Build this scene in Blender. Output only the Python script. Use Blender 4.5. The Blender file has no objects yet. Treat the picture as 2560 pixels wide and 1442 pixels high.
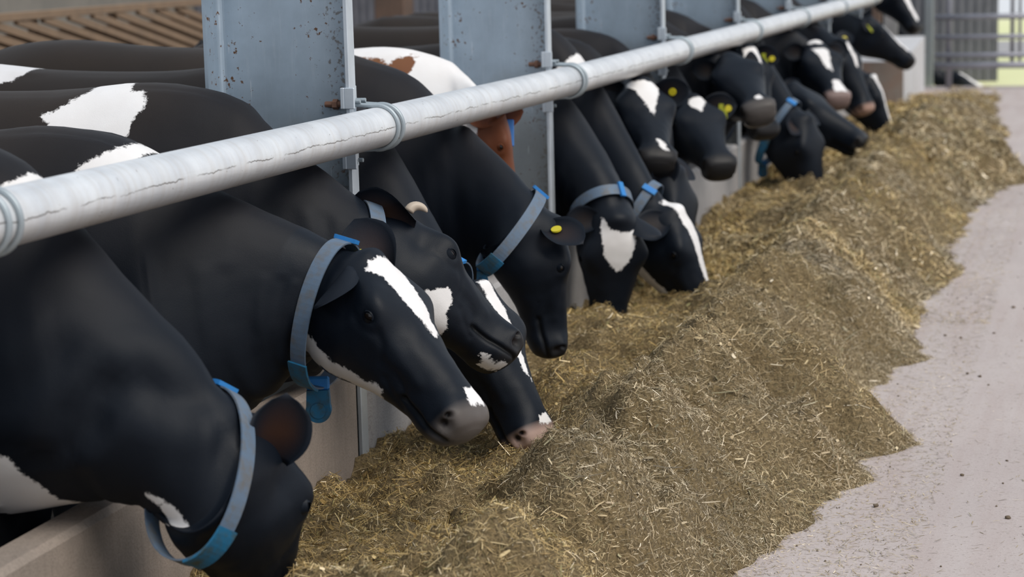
import bpy, math, random
import numpy as np
from mathutils import Matrix, Vector, noise as mnoise
random.seed(7); RNG = np.random.default_rng(7)
SC = bpy.context.scene

# ------------------------------------------------------------------ camera, sky, sun, exposure
FPX, CX, CY = 5310.0, 1280.0, 721.0            # focal length in pixels of the 2560 px wide frame
HC = 1.74                                       # eye height of the photographer
_dy = np.array([(2770-CX)/FPX, (721+175)/FPX, -1.0]); _dy /= np.linalg.norm(_dy)   # the feed rail's direction
_z = np.array([-0.026, 1.0, 0.0]); _z = _z + np.array([0, 0, -(_z @ _dy)/_dy[2]]); _z /= np.linalg.norm(_z)
_x = np.cross(_dy, _z)
ROT = np.array([_x, _dy, _z])                   # camera -> world
CAMP = np.array([0, 0, HC])
cd = bpy.data.cameras.new('camera'); cam = bpy.data.objects.new('camera', cd)
SC.collection.objects.link(cam); SC.camera = cam
cam.matrix_world = Matrix.Translation(CAMP) @ Matrix(ROT.tolist()).to_4x4()
cd.sensor_width = 36.0; cd.lens = 36.0*FPX/2560; cd.clip_start = 0.05; cd.clip_end = 500
cd.dof.use_dof = True; cd.dof.focus_distance = 5.55; cd.dof.aperture_fstop = 3.8; cd.dof.aperture_blades = 0

w = bpy.data.worlds.new('overcast_sky'); SC.world = w; w.use_nodes = True
nt = w.node_tree; nt.nodes.clear()
wo = nt.nodes.new('ShaderNodeOutputWorld'); bg = nt.nodes.new('ShaderNodeBackground')
tc = nt.nodes.new('ShaderNodeTexCoord'); sp = nt.nodes.new('ShaderNodeSeparateXYZ'); cr = nt.nodes.new('ShaderNodeValToRGB')
nt.links.new(tc.outputs['Generated'], sp.inputs[0]); nt.links.new(sp.outputs['Z'], cr.inputs[0])
cr.color_ramp.elements[0].position = 0.0; cr.color_ramp.elements[0].color = (1.08, 1.13, 1.20, 1)
cr.color_ramp.elements[1].position = 0.7; cr.color_ramp.elements[1].color = (0.70, 0.83, 1.0, 1)
nt.links.new(cr.outputs[0], bg.inputs[0]); bg.inputs[1].default_value = 0.72
nt.links.new(bg.outputs[0], wo.inputs[0])
sl = bpy.data.lights.new('hazy_sun', 'SUN'); sl.energy = 2.5; sl.angle = math.radians(40); sl.color = (1.0, 0.93, 0.83)
so = bpy.data.objects.new('hazy_sun', sl); SC.collection.objects.link(so)
so.rotation_euler = Vector((-0.75, 0.35, -1.0)).to_track_quat('-Z', 'Y').to_euler()
SC.view_settings.view_transform = 'Standard'; SC.view_settings.look = 'None'
SC.view_settings.gamma = 1.0; SC.view_settings.use_curve_mapping = False
SC.view_settings.exposure = 0.0

# ------------------------------------------------------------------ helpers
def ray(u, v): return ROT @ np.array([(u-CX)/FPX, -(v-CY)/FPX, -1.0])
def atY(u, v, Y): d = ray(u, v); return CAMP + d*(Y/d[1])
def atX(u, v, X): d = ray(u, v); return CAMP + d*(X/d[0])
def atZ(u, v, Z): d = ray(u, v); return CAMP + d*((Z-HC)/d[2])
def nrm(v): v = np.asarray(v, float); return v/np.linalg.norm(v)

def mesh(name, V, Fc, mat=None, smooth=False):
    me = bpy.data.meshes.new(name)
    me.from_pydata([tuple(map(float, p)) for p in V], [], [tuple(map(int, f)) for f in Fc]); me.update()
    if mat: me.materials.append(mat)
    if smooth: me.polygons.foreach_set('use_smooth', [True]*len(me.polygons))
    return me
def obj(name, me, parent=None, loc=None):
    o = bpy.data.objects.new(name, me); SC.collection.objects.link(o)
    if parent is not None: o.parent = parent
    if loc is not None: o.location = loc
    return o
def tag(o, label=None, cat=None, group=None, kind=None):
    if label: o['label'] = label
    if cat: o['category'] = cat
    if group: o['group'] = group
    if kind: o['kind'] = kind
    return o
class MB:
    """collects verts and faces of simple solids"""
    def __init__(s): s.V = []; s.F = []
    def add(s, V, F):
        b = len(s.V); s.V += [tuple(map(float, p)) for p in V]; s.F += [tuple(int(i)+b for i in f) for f in F]; return s
    def box(s, lo, hi, bev=0.0, M=None):
        lo = np.array(lo, float); hi = np.array(hi, float)
        if bev <= 0:
            V = [(x, y, z) for x in (lo[0], hi[0]) for y in (lo[1], hi[1]) for z in (lo[2], hi[2])]
            F = [(0,1,3,2),(4,6,7,5),(0,4,5,1),(2,3,7,6),(0,2,6,4),(1,5,7,3)]
        else:
            V = []; idx = {}
            for i in range(8):
                sg = [(i >> 2) & 1, (i >> 1) & 1, i & 1]
                c = np.where(sg, hi, lo)
                for a in range(3):
                    p = c.copy()
                    for k in range(3):
                        if k != a: p[k] += -bev if sg[k] else bev
                    idx[(i, a)] = len(V); V.append(p)
            F = []
            def I(x, y, z, a): return idx[(x*4+y*2+z, a)]
            for q in (0, 1):
                F.append([I(q,0,0,0), I(q,1,0,0), I(q,1,1,0), I(q,0,1,0)][::(-1 if q == 0 else 1)])
                F.append([I(0,q,0,1), I(1,q,0,1), I(1,q,1,1), I(0,q,1,1)][::(1 if q == 0 else -1)])
                F.append([I(0,0,q,2), I(1,0,q,2), I(1,1,q,2), I(0,1,q,2)][::(-1 if q == 0 else 1)])
            for a in (0, 1):
                for b in (0, 1):
                    F.append([I(a,b,0,0), I(a,b,1,0), I(a,b,1,1), I(a,b,0,1)][::(1 if a != b else -1)])
                    F.append([I(a,0,b,0), I(a,1,b,0), I(a,1,b,2), I(a,0,b,2)][::(1 if a == b else -1)])
                    F.append([I(0,a,b,1), I(1,a,b,1), I(1,a,b,2), I(0,a,b,2)][::(-1 if a == b else 1)])
            for i in range(8):
                sg = [(i >> 2) & 1, (i >> 1) & 1, i & 1]
                F.append([idx[(i,0)], idx[(i,1)], idx[(i,2)]][::(1 if sum(sg) % 2 else -1)])
        if M is not None: V = [np.array(M @ Vector(p)) for p in V]
        return s.add(V, F)
    def tube(s, P, r, n=10, cap=True):
        P = [np.asarray(p, float) for p in P]; k = len(P)
        rr = r if hasattr(r, '__len__') else [r]*k
        V = []; prev = None
        for i in range(k):
            t = nrm(P[min(i+1, k-1)]-P[max(i-1, 0)])
            a = prev if prev is not None else (np.array([0, 0, 1.0]) if abs(t[2]) < .9 else np.array([1.0, 0, 0]))
            u = nrm(a - t*(a @ t)); prev = u; b = np.cross(t, u)
            for j in range(n):
                th = 2*math.pi*j/n; V.append(P[i]+rr[i]*(math.cos(th)*u+math.sin(th)*b))
        F = [(i*n+j, i*n+(j+1) % n, (i+1)*n+(j+1) % n, (i+1)*n+j) for i in range(k-1) for j in range(n)]
        if cap: F += [tuple(range(n))[::-1], tuple((k-1)*n+j for j in range(n))]
        return s.add(V, F)
    def ball(s, c, r, n=12, m=8):
        c = np.asarray(c, float); r = np.array(r if hasattr(r, '__len__') else [r]*3)
        V = [c+r*np.array([0, 0, 1])]
        for i in range(1, m):
            ph = math.pi*i/m
            for j in range(n):
                th = 2*math.pi*j/n; V.append(c+r*np.array([math.sin(ph)*math.cos(th), math.sin(ph)*math.sin(th), math.cos(ph)]))
        V.append(c-r*np.array([0, 0, 1])); L = len(V)-1
        F = [(0, 1+j, 1+(j+1) % n) for j in range(n)]
        for i in range(m-2):
            F += [(1+i*n+j, 1+(i+1)*n+j, 1+(i+1)*n+(j+1) % n, 1+i*n+(j+1) % n) for j in range(n)]
        F += [(L, 1+(m-2)*n+(j+1) % n, 1+(m-2)*n+j) for j in range(n)]
        return s.add(V, F)
    def build(s, name, mat, parent=None, loc=None, smooth=False):
        return obj(name, mesh(name, s.V, s.F, mat, smooth), parent, loc)

# ------------------------------------------------------------------ materials
def pmat(name, base, rough=.6, metal=0.0, spec=.5):
    m = bpy.data.materials.new(name); m.use_nodes = True
    b = m.node_tree.nodes['Principled BSDF']
    b.inputs['Base Color'].default_value = (*base, 1); b.inputs['Roughness'].default_value = rough
    b.inputs['Metallic'].default_value = metal; b.inputs['Specular IOR Level'].default_value = spec
    return m
class NB:
    """small node builder"""
    def __init__(s, m): s.t = m.node_tree; s.n = s.t.nodes; s.b = s.n['Principled BSDF']
    def L(s, a, b): s.t.links.new(a, b)
    def coord(s, kind='Object', scale=(1, 1, 1)):
        c = s.n.new('ShaderNodeTexCoord'); mp = s.n.new('ShaderNodeMapping'); mp.inputs['Scale'].default_value = scale
        s.L(c.outputs[kind], mp.inputs[0]); return mp.outputs[0]
    def pos(s, scale=(1, 1, 1)):
        g = s.n.new('ShaderNodeNewGeometry'); mp = s.n.new('ShaderNodeMapping'); mp.inputs['Scale'].default_value = scale
        s.L(g.outputs['Position'], mp.inputs[0]); return mp.outputs[0]
    def noise(s, vec, scale, detail=4, rough=.55, dist=0):
        n = s.n.new('ShaderNodeTexNoise'); n.inputs['Scale'].default_value = scale; n.inputs['Detail'].default_value = detail
        n.inputs['Roughness'].default_value = rough; n.inputs['Distortion'].default_value = dist
        s.L(vec, n.inputs['Vector']); return n.outputs['Fac']
    def ramp(s, fac, stops):
        r = s.n.new('ShaderNodeValToRGB'); e = r.color_ramp.elements
        while len(e) < len(stops): e.new(.5)
        for q, (p, c) in zip(e, stops):
            q.position = p; q.color = (*c, 1) if hasattr(c, '__len__') else (c, c, c, 1)
        s.L(fac, r.inputs[0]); return r.outputs[0]
    def mix(s, fac, a, b, mode='MIX'):
        m = s.n.new('ShaderNodeMix'); m.data_type = 'RGBA'; m.blend_type = mode
        for sock, val in ((m.inputs[0], fac), (m.inputs[6], a), (m.inputs[7], b)):
            if hasattr(val, 'is_linked'): s.L(val, sock)
            elif hasattr(val, '__len__'): sock.default_value = (*val, 1)
            else: sock.default_value = val
        return m.outputs[2]
    def math(s, op, a, b=0.0, c=0.0, clamp=False):
        m = s.n.new('ShaderNodeMath'); m.operation = op; m.use_clamp = clamp
        for sock, val in zip(m.inputs, (a, b, c)):
            if hasattr(val, 'is_linked'): s.L(val, sock)
            else: sock.default_value = val
        return m.outputs[0]
    def bump(s, h, strength=.3, dist=.01):
        b = s.n.new('ShaderNodeBump'); b.inputs['Strength'].default_value = strength; b.inputs['Distance'].default_value = dist
        s.L(h, b.inputs['Height']); s.L(b.outputs[0], s.b.inputs['Normal'])
    def attr(s, name, out='Color'):
        a = s.n.new('ShaderNodeAttribute'); a.attribute_name = name; return a.outputs[out]

def mat_hide():
    m = pmat('cow_hide', (.02, .02, .02), .55); q = NB(m)
    v = q.pos(); coat = q.attr('coat'); sd = q.attr('white_sd', 'Fac')
    n1 = q.noise(v, 26, 3, .6); n2 = q.noise(v, 120, 2, .6)
    e = q.math('MULTIPLY_ADD', q.math('SUBTRACT', n1, .5), .030, sd)
    e = q.math('MULTIPLY_ADD', q.math('SUBTRACT', n2, .5), .018, e)
    msk = q.math('MULTIPLY_ADD', e, 160.0, .5, clamp=True)
    wht = q.mix(q.noise(v, 9, 3), (.86, .85, .85), (.74, .70, .68))
    drk = q.mix(q.math('MULTIPLY', q.noise(v, 5, 3), .7), coat, q.mix(.5, coat, (0, 0, 0)))
    q.L(q.mix(msk, drk, wht), q.b.inputs['Base Color'])
    hs = q.noise(q.pos((1, 1, 1)), 420, 2, .5); lo = q.noise(v, 14, 3, .5)
    q.bump(q.math('MULTIPLY_ADD', lo, 3.0, hs), .12, .004)
    q.L(q.attr('gloss', 'Fac'), q.b.inputs['Roughness'])
    q.b.inputs['Specular IOR Level'].default_value = .20
    return m
def mat_concrete(name, c1, c2, scale=6):
    m = pmat(name, c1, .85); q = NB(m); v = q.pos()
    a = q.noise(v, scale, 6, .65); b = q.noise(q.pos((14, 14, 1.5)), 4, 4, .6); f = q.noise(v, 160, 3, .7)
    col = q.mix(q.ramp(a, [(.35, 0.0), (.65, 1.0)]), c1, c2)
    col = q.mix(q.math('MULTIPLY', q.ramp(b, [(.5, 0.0), (.75, 1.0)]), .35), col, tuple(x*.55 for x in c1))
    q.L(q.mix(q.math('MULTIPLY', q.ramp(f, [(.45, 0.0), (.7, 1.0)]), .4), col, (.12, .1, .09)), q.b.inputs['Base Color'])
    q.bump(q.math('ADD', f, a), .35, .006); return m
def mat_galv(name, base, rust=.0, rough=.42):
    m = pmat(name, base, rough, .55); q = NB(m); v = q.coord('Object')
    a = q.noise(v, 7, 5, .6); b = q.noise(v, 60, 4, .6); st = q.noise(q.coord('Object', (30, 30, 2.0)), 3, 4, .6)
    col = q.mix(q.ramp(a, [(.3, 0.0), (.7, 1.0)]), tuple(x*.86 for x in base), tuple(min(1, x*1.12) for x in base))
    col = q.mix(q.math('MULTIPLY', q.ramp(st, [(.55, 0.0), (.8, 1.0)]), .25), col, (.62, .66, .7))
    if rust > .4:      # splashes thrown up against the edge nearest the feed
        sx = q.n.new('ShaderNodeSeparateXYZ'); q.L(v, sx.inputs[0])
        ed = q.math('MULTIPLY_ADD', sx.outputs['X'], 6.0, 1.0, clamp=True)
        dm = q.ramp(q.math('MULTIPLY', q.noise(v, 75, 4, .65), q.math('MULTIPLY_ADD', ed, .45, .75)), [(.60, 0.0), (.68, 1.0)])
        col = q.mix(q.math('MULTIPLY', dm, .85), col, (.13, .105, .085))
        col = q.mix(q.math('MULTIPLY', ed, .35), col, (.22, .22, .21))
        lowz = q.math('MULTIPLY_ADD', sx.outputs['Z'], -5.0, q.math('MULTIPLY_ADD', q.noise(v, 6, 4), 3.0, 4.6), clamp=True)
        col = q.mix(q.math('MULTIPLY', lowz, .6), col, (.25, .24, .21))
        sc = q.ramp(q.noise(q.coord('Object', (55, 1, 3.5)), 2.2, 3, .5), [(.70, 0.0), (.72, 1.0)])
        col = q.mix(q.math('MULTIPLY', sc, .5), col, (.70, .74, .78))
    if rust:
        rm = q.ramp(q.math('MULTIPLY', b, q.math('ADD', a, .35)), [(.625-rust*.1, 0.0), (.66-rust*.1, 1.0)])
        col = q.mix(rm, col, (.16, .085, .05))
        rr = q.math('MULTIPLY_ADD', rm, .4, rough); q.L(rr, q.b.inputs['Roughness'])
    q.L(col, q.b.inputs['Base Color']); q.bump(b, .05, .003); return m

M = {}
M['hide'] = mat_hide()
M['eye'] = pmat('wet_eye', (.010, .007, .006), .12, 0, .5)
M['horn'] = pmat('horn', (.46, .38, .30), .45)
M['hoof'] = pmat('hoof', (.05, .04, .035), .6)
def mat_strap(name, c, dirt):
    m = pmat(name, c, .6); q = NB(m); v = q.pos()
    a = q.noise(v, 34, 4, .6)
    q.L(q.mix(q.ramp(a, [(.45, 0.0), (.72, 1.0)]), c, dirt), q.b.inputs['Base Color'])
    q.bump(q.noise(v, 500, 1), .1, .002); return m
M['strap'] = mat_strap('grey_blue_webbing', (.105, .155, .225), (.12, .12, .12))
M['sleeve'] = mat_strap('blue_sleeve', (.010, .135, .27), (.05, .07, .06))
M['buckle'] = mat_strap('bright_blue_plastic', (.02, .20, .56), (.03, .22, .5))
M['tag'] = pmat('yellow_plastic', (.62, .52, .02), .45)
M['tag2'] = pmat('lime_plastic', (.36, .38, .02), .45)
M['mark'] = pmat('dark_print', (.05, .05, .03), .6)
M['bluetag'] = pmat('blue_plastic', (.03, .16, .48), .4)

def mat_pipe():
    m = pmat('worn_galvanised_pipe', (.6, .62, .64), .40, .25); q = NB(m)
    v = q.coord('Object'); band = q.noise(q.coord('Object', (1, 14, 1)), 3.0, 3, .5)
    a = q.noise(v, 8, 5, .6)
    col = q.mix(q.ramp(a, [(.35, 0.0), (.7, 1.0)]), (.62, .64, .67), (.80, .82, .84))
    col = q.mix(q.math('MULTIPLY', q.ramp(band, [(.45, 0.0), (.7, 1.0)]), .3), col, (.50, .45, .40))
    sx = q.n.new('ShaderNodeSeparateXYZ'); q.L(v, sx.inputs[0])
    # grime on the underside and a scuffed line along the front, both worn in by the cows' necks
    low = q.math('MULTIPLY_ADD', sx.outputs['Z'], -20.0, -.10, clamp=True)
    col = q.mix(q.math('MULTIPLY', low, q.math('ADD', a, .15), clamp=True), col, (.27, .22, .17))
    ln = q.math('ABSOLUTE', q.math('ADD', q.math('ADD', sx.outputs['Z'], -.002), q.math('MULTIPLY', q.math('SUBTRACT', q.noise(q.coord('Object', (1, 2.2, 1)), 4, 5, .7), .5), -.03)))
    lm = q.math('MULTIPLY', q.math('SUBTRACT', 1.0, q.math('MULTIPLY', ln, 420.0), clamp=True), q.ramp(q.noise(q.coord('Object', (1, 3, 1)), 2.5, 3), [(.40, 0.0), (.54, 1.0)]))
    front = q.math('GREATER_THAN', sx.outputs['X'], 0.0)
    col = q.mix(q.math('MULTIPLY', lm, front), col, (.10, .085, .075))
    sp_ = q.ramp(q.noise(v, 55, 2, .6), [(.72, 0.0), (.76, 1.0)])
    col = q.mix(q.math('MULTIPLY', sp_, .8), col, (.13, .09, .06))
    q.L(col, q.b.inputs['Base Color']); q.bump(q.noise(q.coord('Object', (6, 1, 6)), 9, 4, .6), .12, .006); return m
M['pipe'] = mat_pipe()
M['galv'] = mat_galv('galvanised_steel', (.37, .45, .53), .45)
M['galv_edge'] = mat_galv('galvanised_flange', (.42, .50, .57), .2)
M['bar'] = mat_galv('bright_galvanised_bar', (.60, .65, .70), .0, .45)
M['rod'] = mat_galv('galvanised_rod', (.38, .43, .46), .15, .5)
M['rust'] = pmat('rusty_steel', (.17, .085, .055), .85)
M['kerb'] = mat_concrete('trough_concrete', (.36, .295, .25), (.28, .235, .20))
M['kerb_grey'] = mat_concrete('pale_concrete', (.44, .42, .42), (.36, .35, .35))

def mat_floor():
    m = pmat('alley_concrete', (.5, .45, .44), .8); q = NB(m); v = q.pos()
    a = q.noise(v, 1.3, 5, .6); f = q.noise(v, 90, 4, .7); tr = q.noise(q.pos((5, .35, 1)), 2, 4, .6)
    col = q.mix(q.ramp(a, [(.35, 0.0), (.68, 1.0)]), (.45, .385, .365), (.51, .44, .415))
    col = q.mix(q.math('MULTIPLY', q.ramp(tr, [(.45, 0.0), (.7, 1.0)]), .45), col, (.39, .30, .275))
    col = q.mix(q.ramp(f, [(.56, 0.0), (.76, 1.0)]), col, (.24, .19, .16))
    col = q.mix(q.math('MULTIPLY', q.ramp(q.noise(v, 260, 2, .6), [(.62, 0.0), (.7, 1.0)]), .5), col, (.72, .68, .62))
    q.L(col, q.b.inputs['Base Color']); q.bump(f, .3, .004); return m
M['floor'] = mat_floor()
M['pen'] = mat_concrete('wet_pen_floor', (.05, .045, .04), (.09, .075, .06))
def mat_hay():
    m = pmat('chopped_silage', (.2, .14, .06), .9); q = NB(m); v = q.pos()
    a = q.noise(v, 5, 5, .65); f = q.noise(v, 110, 4, .7)
    col = q.mix(q.ramp(a, [(.35, 0.0), (.65, 1.0)]), (.27, .19, .085), (.35, .26, .135))
    q.L(q.mix(q.ramp(f, [(.35, 0.0), (.65, 1.0)]), (.09, .062, .026), col), q.b.inputs['Base Color']); q.bump(f, .8, .02); return m
M['hay'] = mat_hay()
def mat_straw():
    m = pmat('dry_stalk', (.4, .3, .15), .65, 0, .3); q = NB(m)
    q.L(q.attr('coat'), q.b.inputs['Base Color']); return m
M['straw'] = mat_straw()

def setcol(me, name, C):
    a = me.color_attributes.new(name, 'FLOAT_COLOR', 'POINT'); C = np.asarray(C, np.float32)
    a.data.foreach_set('color', np.concatenate([C, np.ones((len(C), 1), np.float32)], 1).ravel())
def setf(me, name, X):
    a = me.attributes.new(name, 'FLOAT', 'POINT'); a.data.foreach_set('value', np.asarray(X, np.float32).ravel())

# ------------------------------------------------------------------ setting
FZ = 0.12                       # the feed alley lies a step above the pen
XF = -2.05                      # face of the trough kerb and of the post flanges
def slab(name, lo, hi, mat): return tag(MB().box(lo, hi).build(name, mat), kind='structure')
slab('floor_alley', (XF-.02, -6, FZ-.3), (14, 23.4, FZ), M['floor'])
slab('floor_pen', (-22, -6, -.3), (XF-.02, 40, 0), M['pen'])
def empty(name, loc):
    o = bpy.data.objects.new(name, None); SC.collection.objects.link(o); o.location = loc; o.empty_display_size = .1; return o
M['shed'] = mat_concrete('shed_wall_render', (.27, .25, .22), (.21, .20, .18), 2)
M['timber'] = mat_concrete('weathered_timber', (.30, .20, .125), (.235, .16, .105), 5)
M['timber_dark'] = mat_concrete('brown_timber', (.17, .105, .075), (.12, .08, .06), 5)
M['clad'] = mat_galv('grey_cladding', (.25, .25, .28), .0, .6)
M['gate'] = mat_galv('dull_gate_steel', (.31, .31, .35), .0, .5)
def mat_grass():
    m = pmat('pasture', (.3, .32, .12), .9); q = NB(m); v = q.pos()
    q.L(q.mix(q.noise(v, .3, 4), (.66, .68, .34), (.78, .76, .46)), q.b.inputs['Base Color']); return m
M['grass'] = mat_grass()
tag(MB().box((-60, 40, -.4), (120, 46, -.05)).build('floor_pasture', M['grass']), kind='structure')
tag(MB().box((XF-.02, 23.4, -.3), (14, 40, .05)).build('floor_yard', M['grass']), kind='structure')
tag(MB().box((XF-.02, 30.5, -.1), (14, 34.5, .06)).build('floor_track', M['kerb_grey']), kind='structure')
# long back wall of the shed and the clad gable end beyond the gate
slab('wall_back', (-11.4, -6, 0), (-11.2, 40, 4.2), M['shed'])
def corrugated(name, x0, x1, y, z0, z1, pitch, depth, mat):
    V = []; F = []; n = int((x1-x0)/pitch); k = 0
    for i in range(n+1):
        for a, b in ((0, 0), (.55, 0), (.65, 1), (.9, 1)):
            x = min(x1, x0+(i+a)*pitch)
            for yy in (y-b*depth, y+.03):
                for z in (z0, z1): V.append((x, yy, z))
            k += 1
    for i in range(k-1):
        a = i*4; b = a+4
        F += [(a, b, b+1, a+1), (a+2, a+3, b+3, b+2), (a+1, b+1, b+3, a+3), (a, a+2, b+2, b)]
    F += [(0, 1, 3, 2), ((k-1)*4, (k-1)*4+2, (k-1)*4+3, (k-1)*4+1)]
    return tag(obj(name, mesh(name, V, F, mat)), kind='structure')
corrugated('wall_far', -11.2, -1.20, 25.2, 0, 4.2, .10, .03, M['clad'])

# galvanised folded posts with a bright bar, bracket and double U-bolt round the feed rail
PY = [3.47, 5.70, 7.93, 10.13, 12.31, 14.38, 16.55, 18.75]
PX0 = -1.98
def railz(y): return 1.262-(y-3.5)*.0091 if y < 7.93 else 1.222-(y-7.93)*.0016
PLAB = ['galvanised folded steel post at the left edge of the view, mostly out of frame', 'widest galvanised post, nearest in view, with a rusty bolt at its rail bracket',
        'second galvanised post from the left, behind the red and white cow', 'third galvanised post from the left, right of the white-banded black back',
        'fourth galvanised post from the left, above the cow facing the camera', 'fifth galvanised post from the left, where the rail thins out',
        'sixth galvanised post from the left, small and blurred', 'last galvanised post before the concrete wing wall at the far end']
for i, y in enumerate(PY):
    r = empty('steel_post', (XF-.01, y, 0)); tag(r, PLAB[i], 'post', 'posts along the feed rail')
    wdt = .405; t = .010; lip = .10
    pr = [(0, 0)]+[(-wdt+.03, 0)]+[(-wdt+.03-.03*math.sin(a), -.03+.03*math.cos(a)) for a in np.linspace(.3, math.pi/2, 5)]+[(-wdt, -lip)]
    inn = [(0, -t)]+[(-wdt+.03, -t)]+[(-wdt+.03-(.03-t)*math.sin(a), -.03+(.03-t)*math.cos(a)) for a in np.linspace(.3, math.pi/2, 5)]+[(-wdt+t, -lip)]
    loop = pr+inn[::-1]; n = len(loop); V = [(a, b, 0) for a, b in loop]+[(a, b, 4.0) for a, b in loop]
    k = len(pr)
    F = [(q, (q+1) % n, n+(q+1) % n, n+q)[::-1] for q in range(n)]
    F += [(q, q+1, n-2-q, n-1-q) for q in range(k-1)]+[(n+q, n+n-1-q, n+n-2-q, n+q+1) for q in range(k-1)]
    obj('post_plate', mesh('post_plate', V, F, M['galv']), r)
    MB().box((0, -.055, .0), (.013, -.003, 4.0), .002).build('front_bar', M['bar'], r)
    zr = railz(y)
    for s_, z0, z1 in ((1, zr+.055, zr+.115), (-1, zr-.115, zr-.058)):
        b = MB().box((-.014, -.062, z0), (-.002, .045, z1), .002).box((-.002, -.062, z0), (.028, -.054, z1), .002).build('rail_bracket', M['bar'], r)
        for yy in (-.028, .018):
            MB().tube([(.0, yy, (z0+z1)/2-.01), (.034 if s_ > 0 else .02, yy, (z0+z1)/2-.01)], .006, 8).build('bolt', M['rod'], b)
    cx = PX0-(XF-.01)
    for q, yy in enumerate((-.020, .024)):
        R_ = .0625; P = [(-.07, yy, zr+.066)]+[(-.01, yy, zr+.066)]
        P += [(cx+R_*math.cos(a), yy, zr+R_*math.sin(a)) for a in np.linspace(math.pi*.56, -math.pi*.56, 26)]+[(-.01, yy, zr-.066), (-.04, yy, zr-.066)]
        u = MB().tube(P, .0065, 8).build('u_bolt', M['rod'], r, None, True)
        MB().tube([(-.074, yy, zr+.066), (-.010, yy, zr+.066)], .0085, 8).tube([(-.05, yy, zr+.066), (-.036, yy, zr+.066)], .015, 6).build('nut', M['rust'], u)

def rail(y0, y1, label):
    z0, z1 = railz(max(y0, 3.5))+(3.5-min(y0, 3.5))*.0091, railz(y1)
    L = math.hypot(y1-y0, z1-z0); N = 40; V = []; F = []
    nl = max(2, int(L/.25)); R_ = .0565
    for i in range(nl+1):
        for j in range(N): V.append((R_*math.cos(2*math.pi*j/N), L*i/nl, R_*math.sin(2*math.pi*j/N)))
    F = [(i*N+j, i*N+(j+1) % N, (i+1)*N+(j+1) % N, (i+1)*N+j)[::-1] for i in range(nl) for j in range(N)]
    F += [tuple(range(N)), tuple(nl*N+j for j in range(N))[::-1]]
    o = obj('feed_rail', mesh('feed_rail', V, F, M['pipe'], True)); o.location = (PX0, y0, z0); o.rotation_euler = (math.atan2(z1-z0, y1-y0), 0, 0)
    tag(o, label, 'rail', 'lengths of the feed rail')
rail(-1.0, 7.925, 'near length of the worn galvanised feed rail, thick and bright, crossing the cows\' necks')
rail(7.935, 19.3, 'far length of the galvanised feed rail, running on from the second post')

KLAB = ['trough kerb panel under the nearest cow\'s neck, in the bottom left corner', 'trough kerb panel behind the hanging blue collar weight, ending at the widest post',
        'trough kerb panel showing pale under the black cow with a yellow ear stud', 'trough kerb panel hidden behind the two white-faced feeding cows',
        'pale trough kerb panel below the cow that faces the camera', 'pale trough kerb panel behind the cow with a long blue collar', 'trough kerb panel hidden by the far feeding cows',
        'last trough kerb panel before the concrete wing wall']
ends = [1.2]+PY
for i in range(len(ends)-1):
    y0, y1 = ends[i]+.035, ends[i+1]-.075
    o = MB().box((XF-.10, y0, 0), (XF, y1, .565), .014).build('kerb_panel', M['kerb'] if i < 2 else M['kerb_grey'])
    tag(o, KLAB[i], 'kerb', 'concrete panels of the trough kerb')
# concrete wing wall closing the trough at the far end
V = [(-2.40, 20.2, 0), (-1.82, 20.2, 0), (-1.82, 20.2, .575), (-2.40, 20.2, .575), (-2.40, 22.6, 0), (-1.82, 22.6, 0), (-1.82, 22.6, .70), (-2.40, 22.6, .70)]
M['wing'] = mat_concrete('stained_wing_concrete', (.66, .66, .68), (.58, .57, .58), 1.6)
o = obj('trough_wing_wall', mesh('trough_wing_wall', V, [(0, 1, 2, 3), (5, 4, 7, 6), (1, 5, 6, 2), (4, 0, 3, 7), (3, 2, 6, 7), (4, 5, 1, 0)], M['wing'])); M['wing_stain'] = mat_concrete('brown_stained_concrete', (.33, .20, .14), (.30, .28, .25), 1.5); o.data.materials.append(M['wing_stain']); o.data.polygons[0].material_index = 1; tag(o, 'stained concrete wing wall with a sloping top at the far end of the trough', 'concrete wing wall')
# brown slatted screen on the far side of the shed
scr = empty('slatted_screen', (-7.5, 13, 0)); tag(scr, 'brown timber screen of sloping slats behind the backs, top left', 'screen')
X0 = -7.5; sl_ = -.21
for i in range(22):
    zL = .30+i*.083           # height at Y = 13
    ya = 12.6; za = zL+.4*.21
    if za > 1.30: ya = 13+(zL-1.30)/.21; za = 1.30
    yb = 18.4; zb = zL+sl_*(yb-13)
    if zb < .06: yb = 13+(zL-.06)/.21; zb = .06
    if yb-ya < .3 or ya > 18: continue
    h_ = .027
    jx = RNG.uniform(-.012, .012)
    V = [(x, yy-13, zz+s_*h_) for x in (-.02+jx, .02+jx) for yy, zz in ((ya, za), (yb, zb)) for s_ in (-1, 1)]
    obj('slat', mesh('slat', V, [(0, 2, 3, 1), (4, 5, 7, 6), (0, 1, 5, 4), (2, 6, 7, 3), (1, 3, 7, 5), (0, 4, 6, 2)], M['timber']), scr)
MB().box((-.03, -.6, 1.30), (.03, 5.6, 1.36), .004).build('top_rail', M['timber'], scr)
for yy in (-.2, 1.1, 2.4, 3.7, 5.0): MB().box((-.09, yy, 0), (-.03, yy+.06, 1.34), .004).build('upright', M['timber_dark'], scr)
MB().box((-.13, -.6, 0.0), (-.10, 5.6, 1.2)).build('backing_board', M['timber_dark'], scr)
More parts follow.
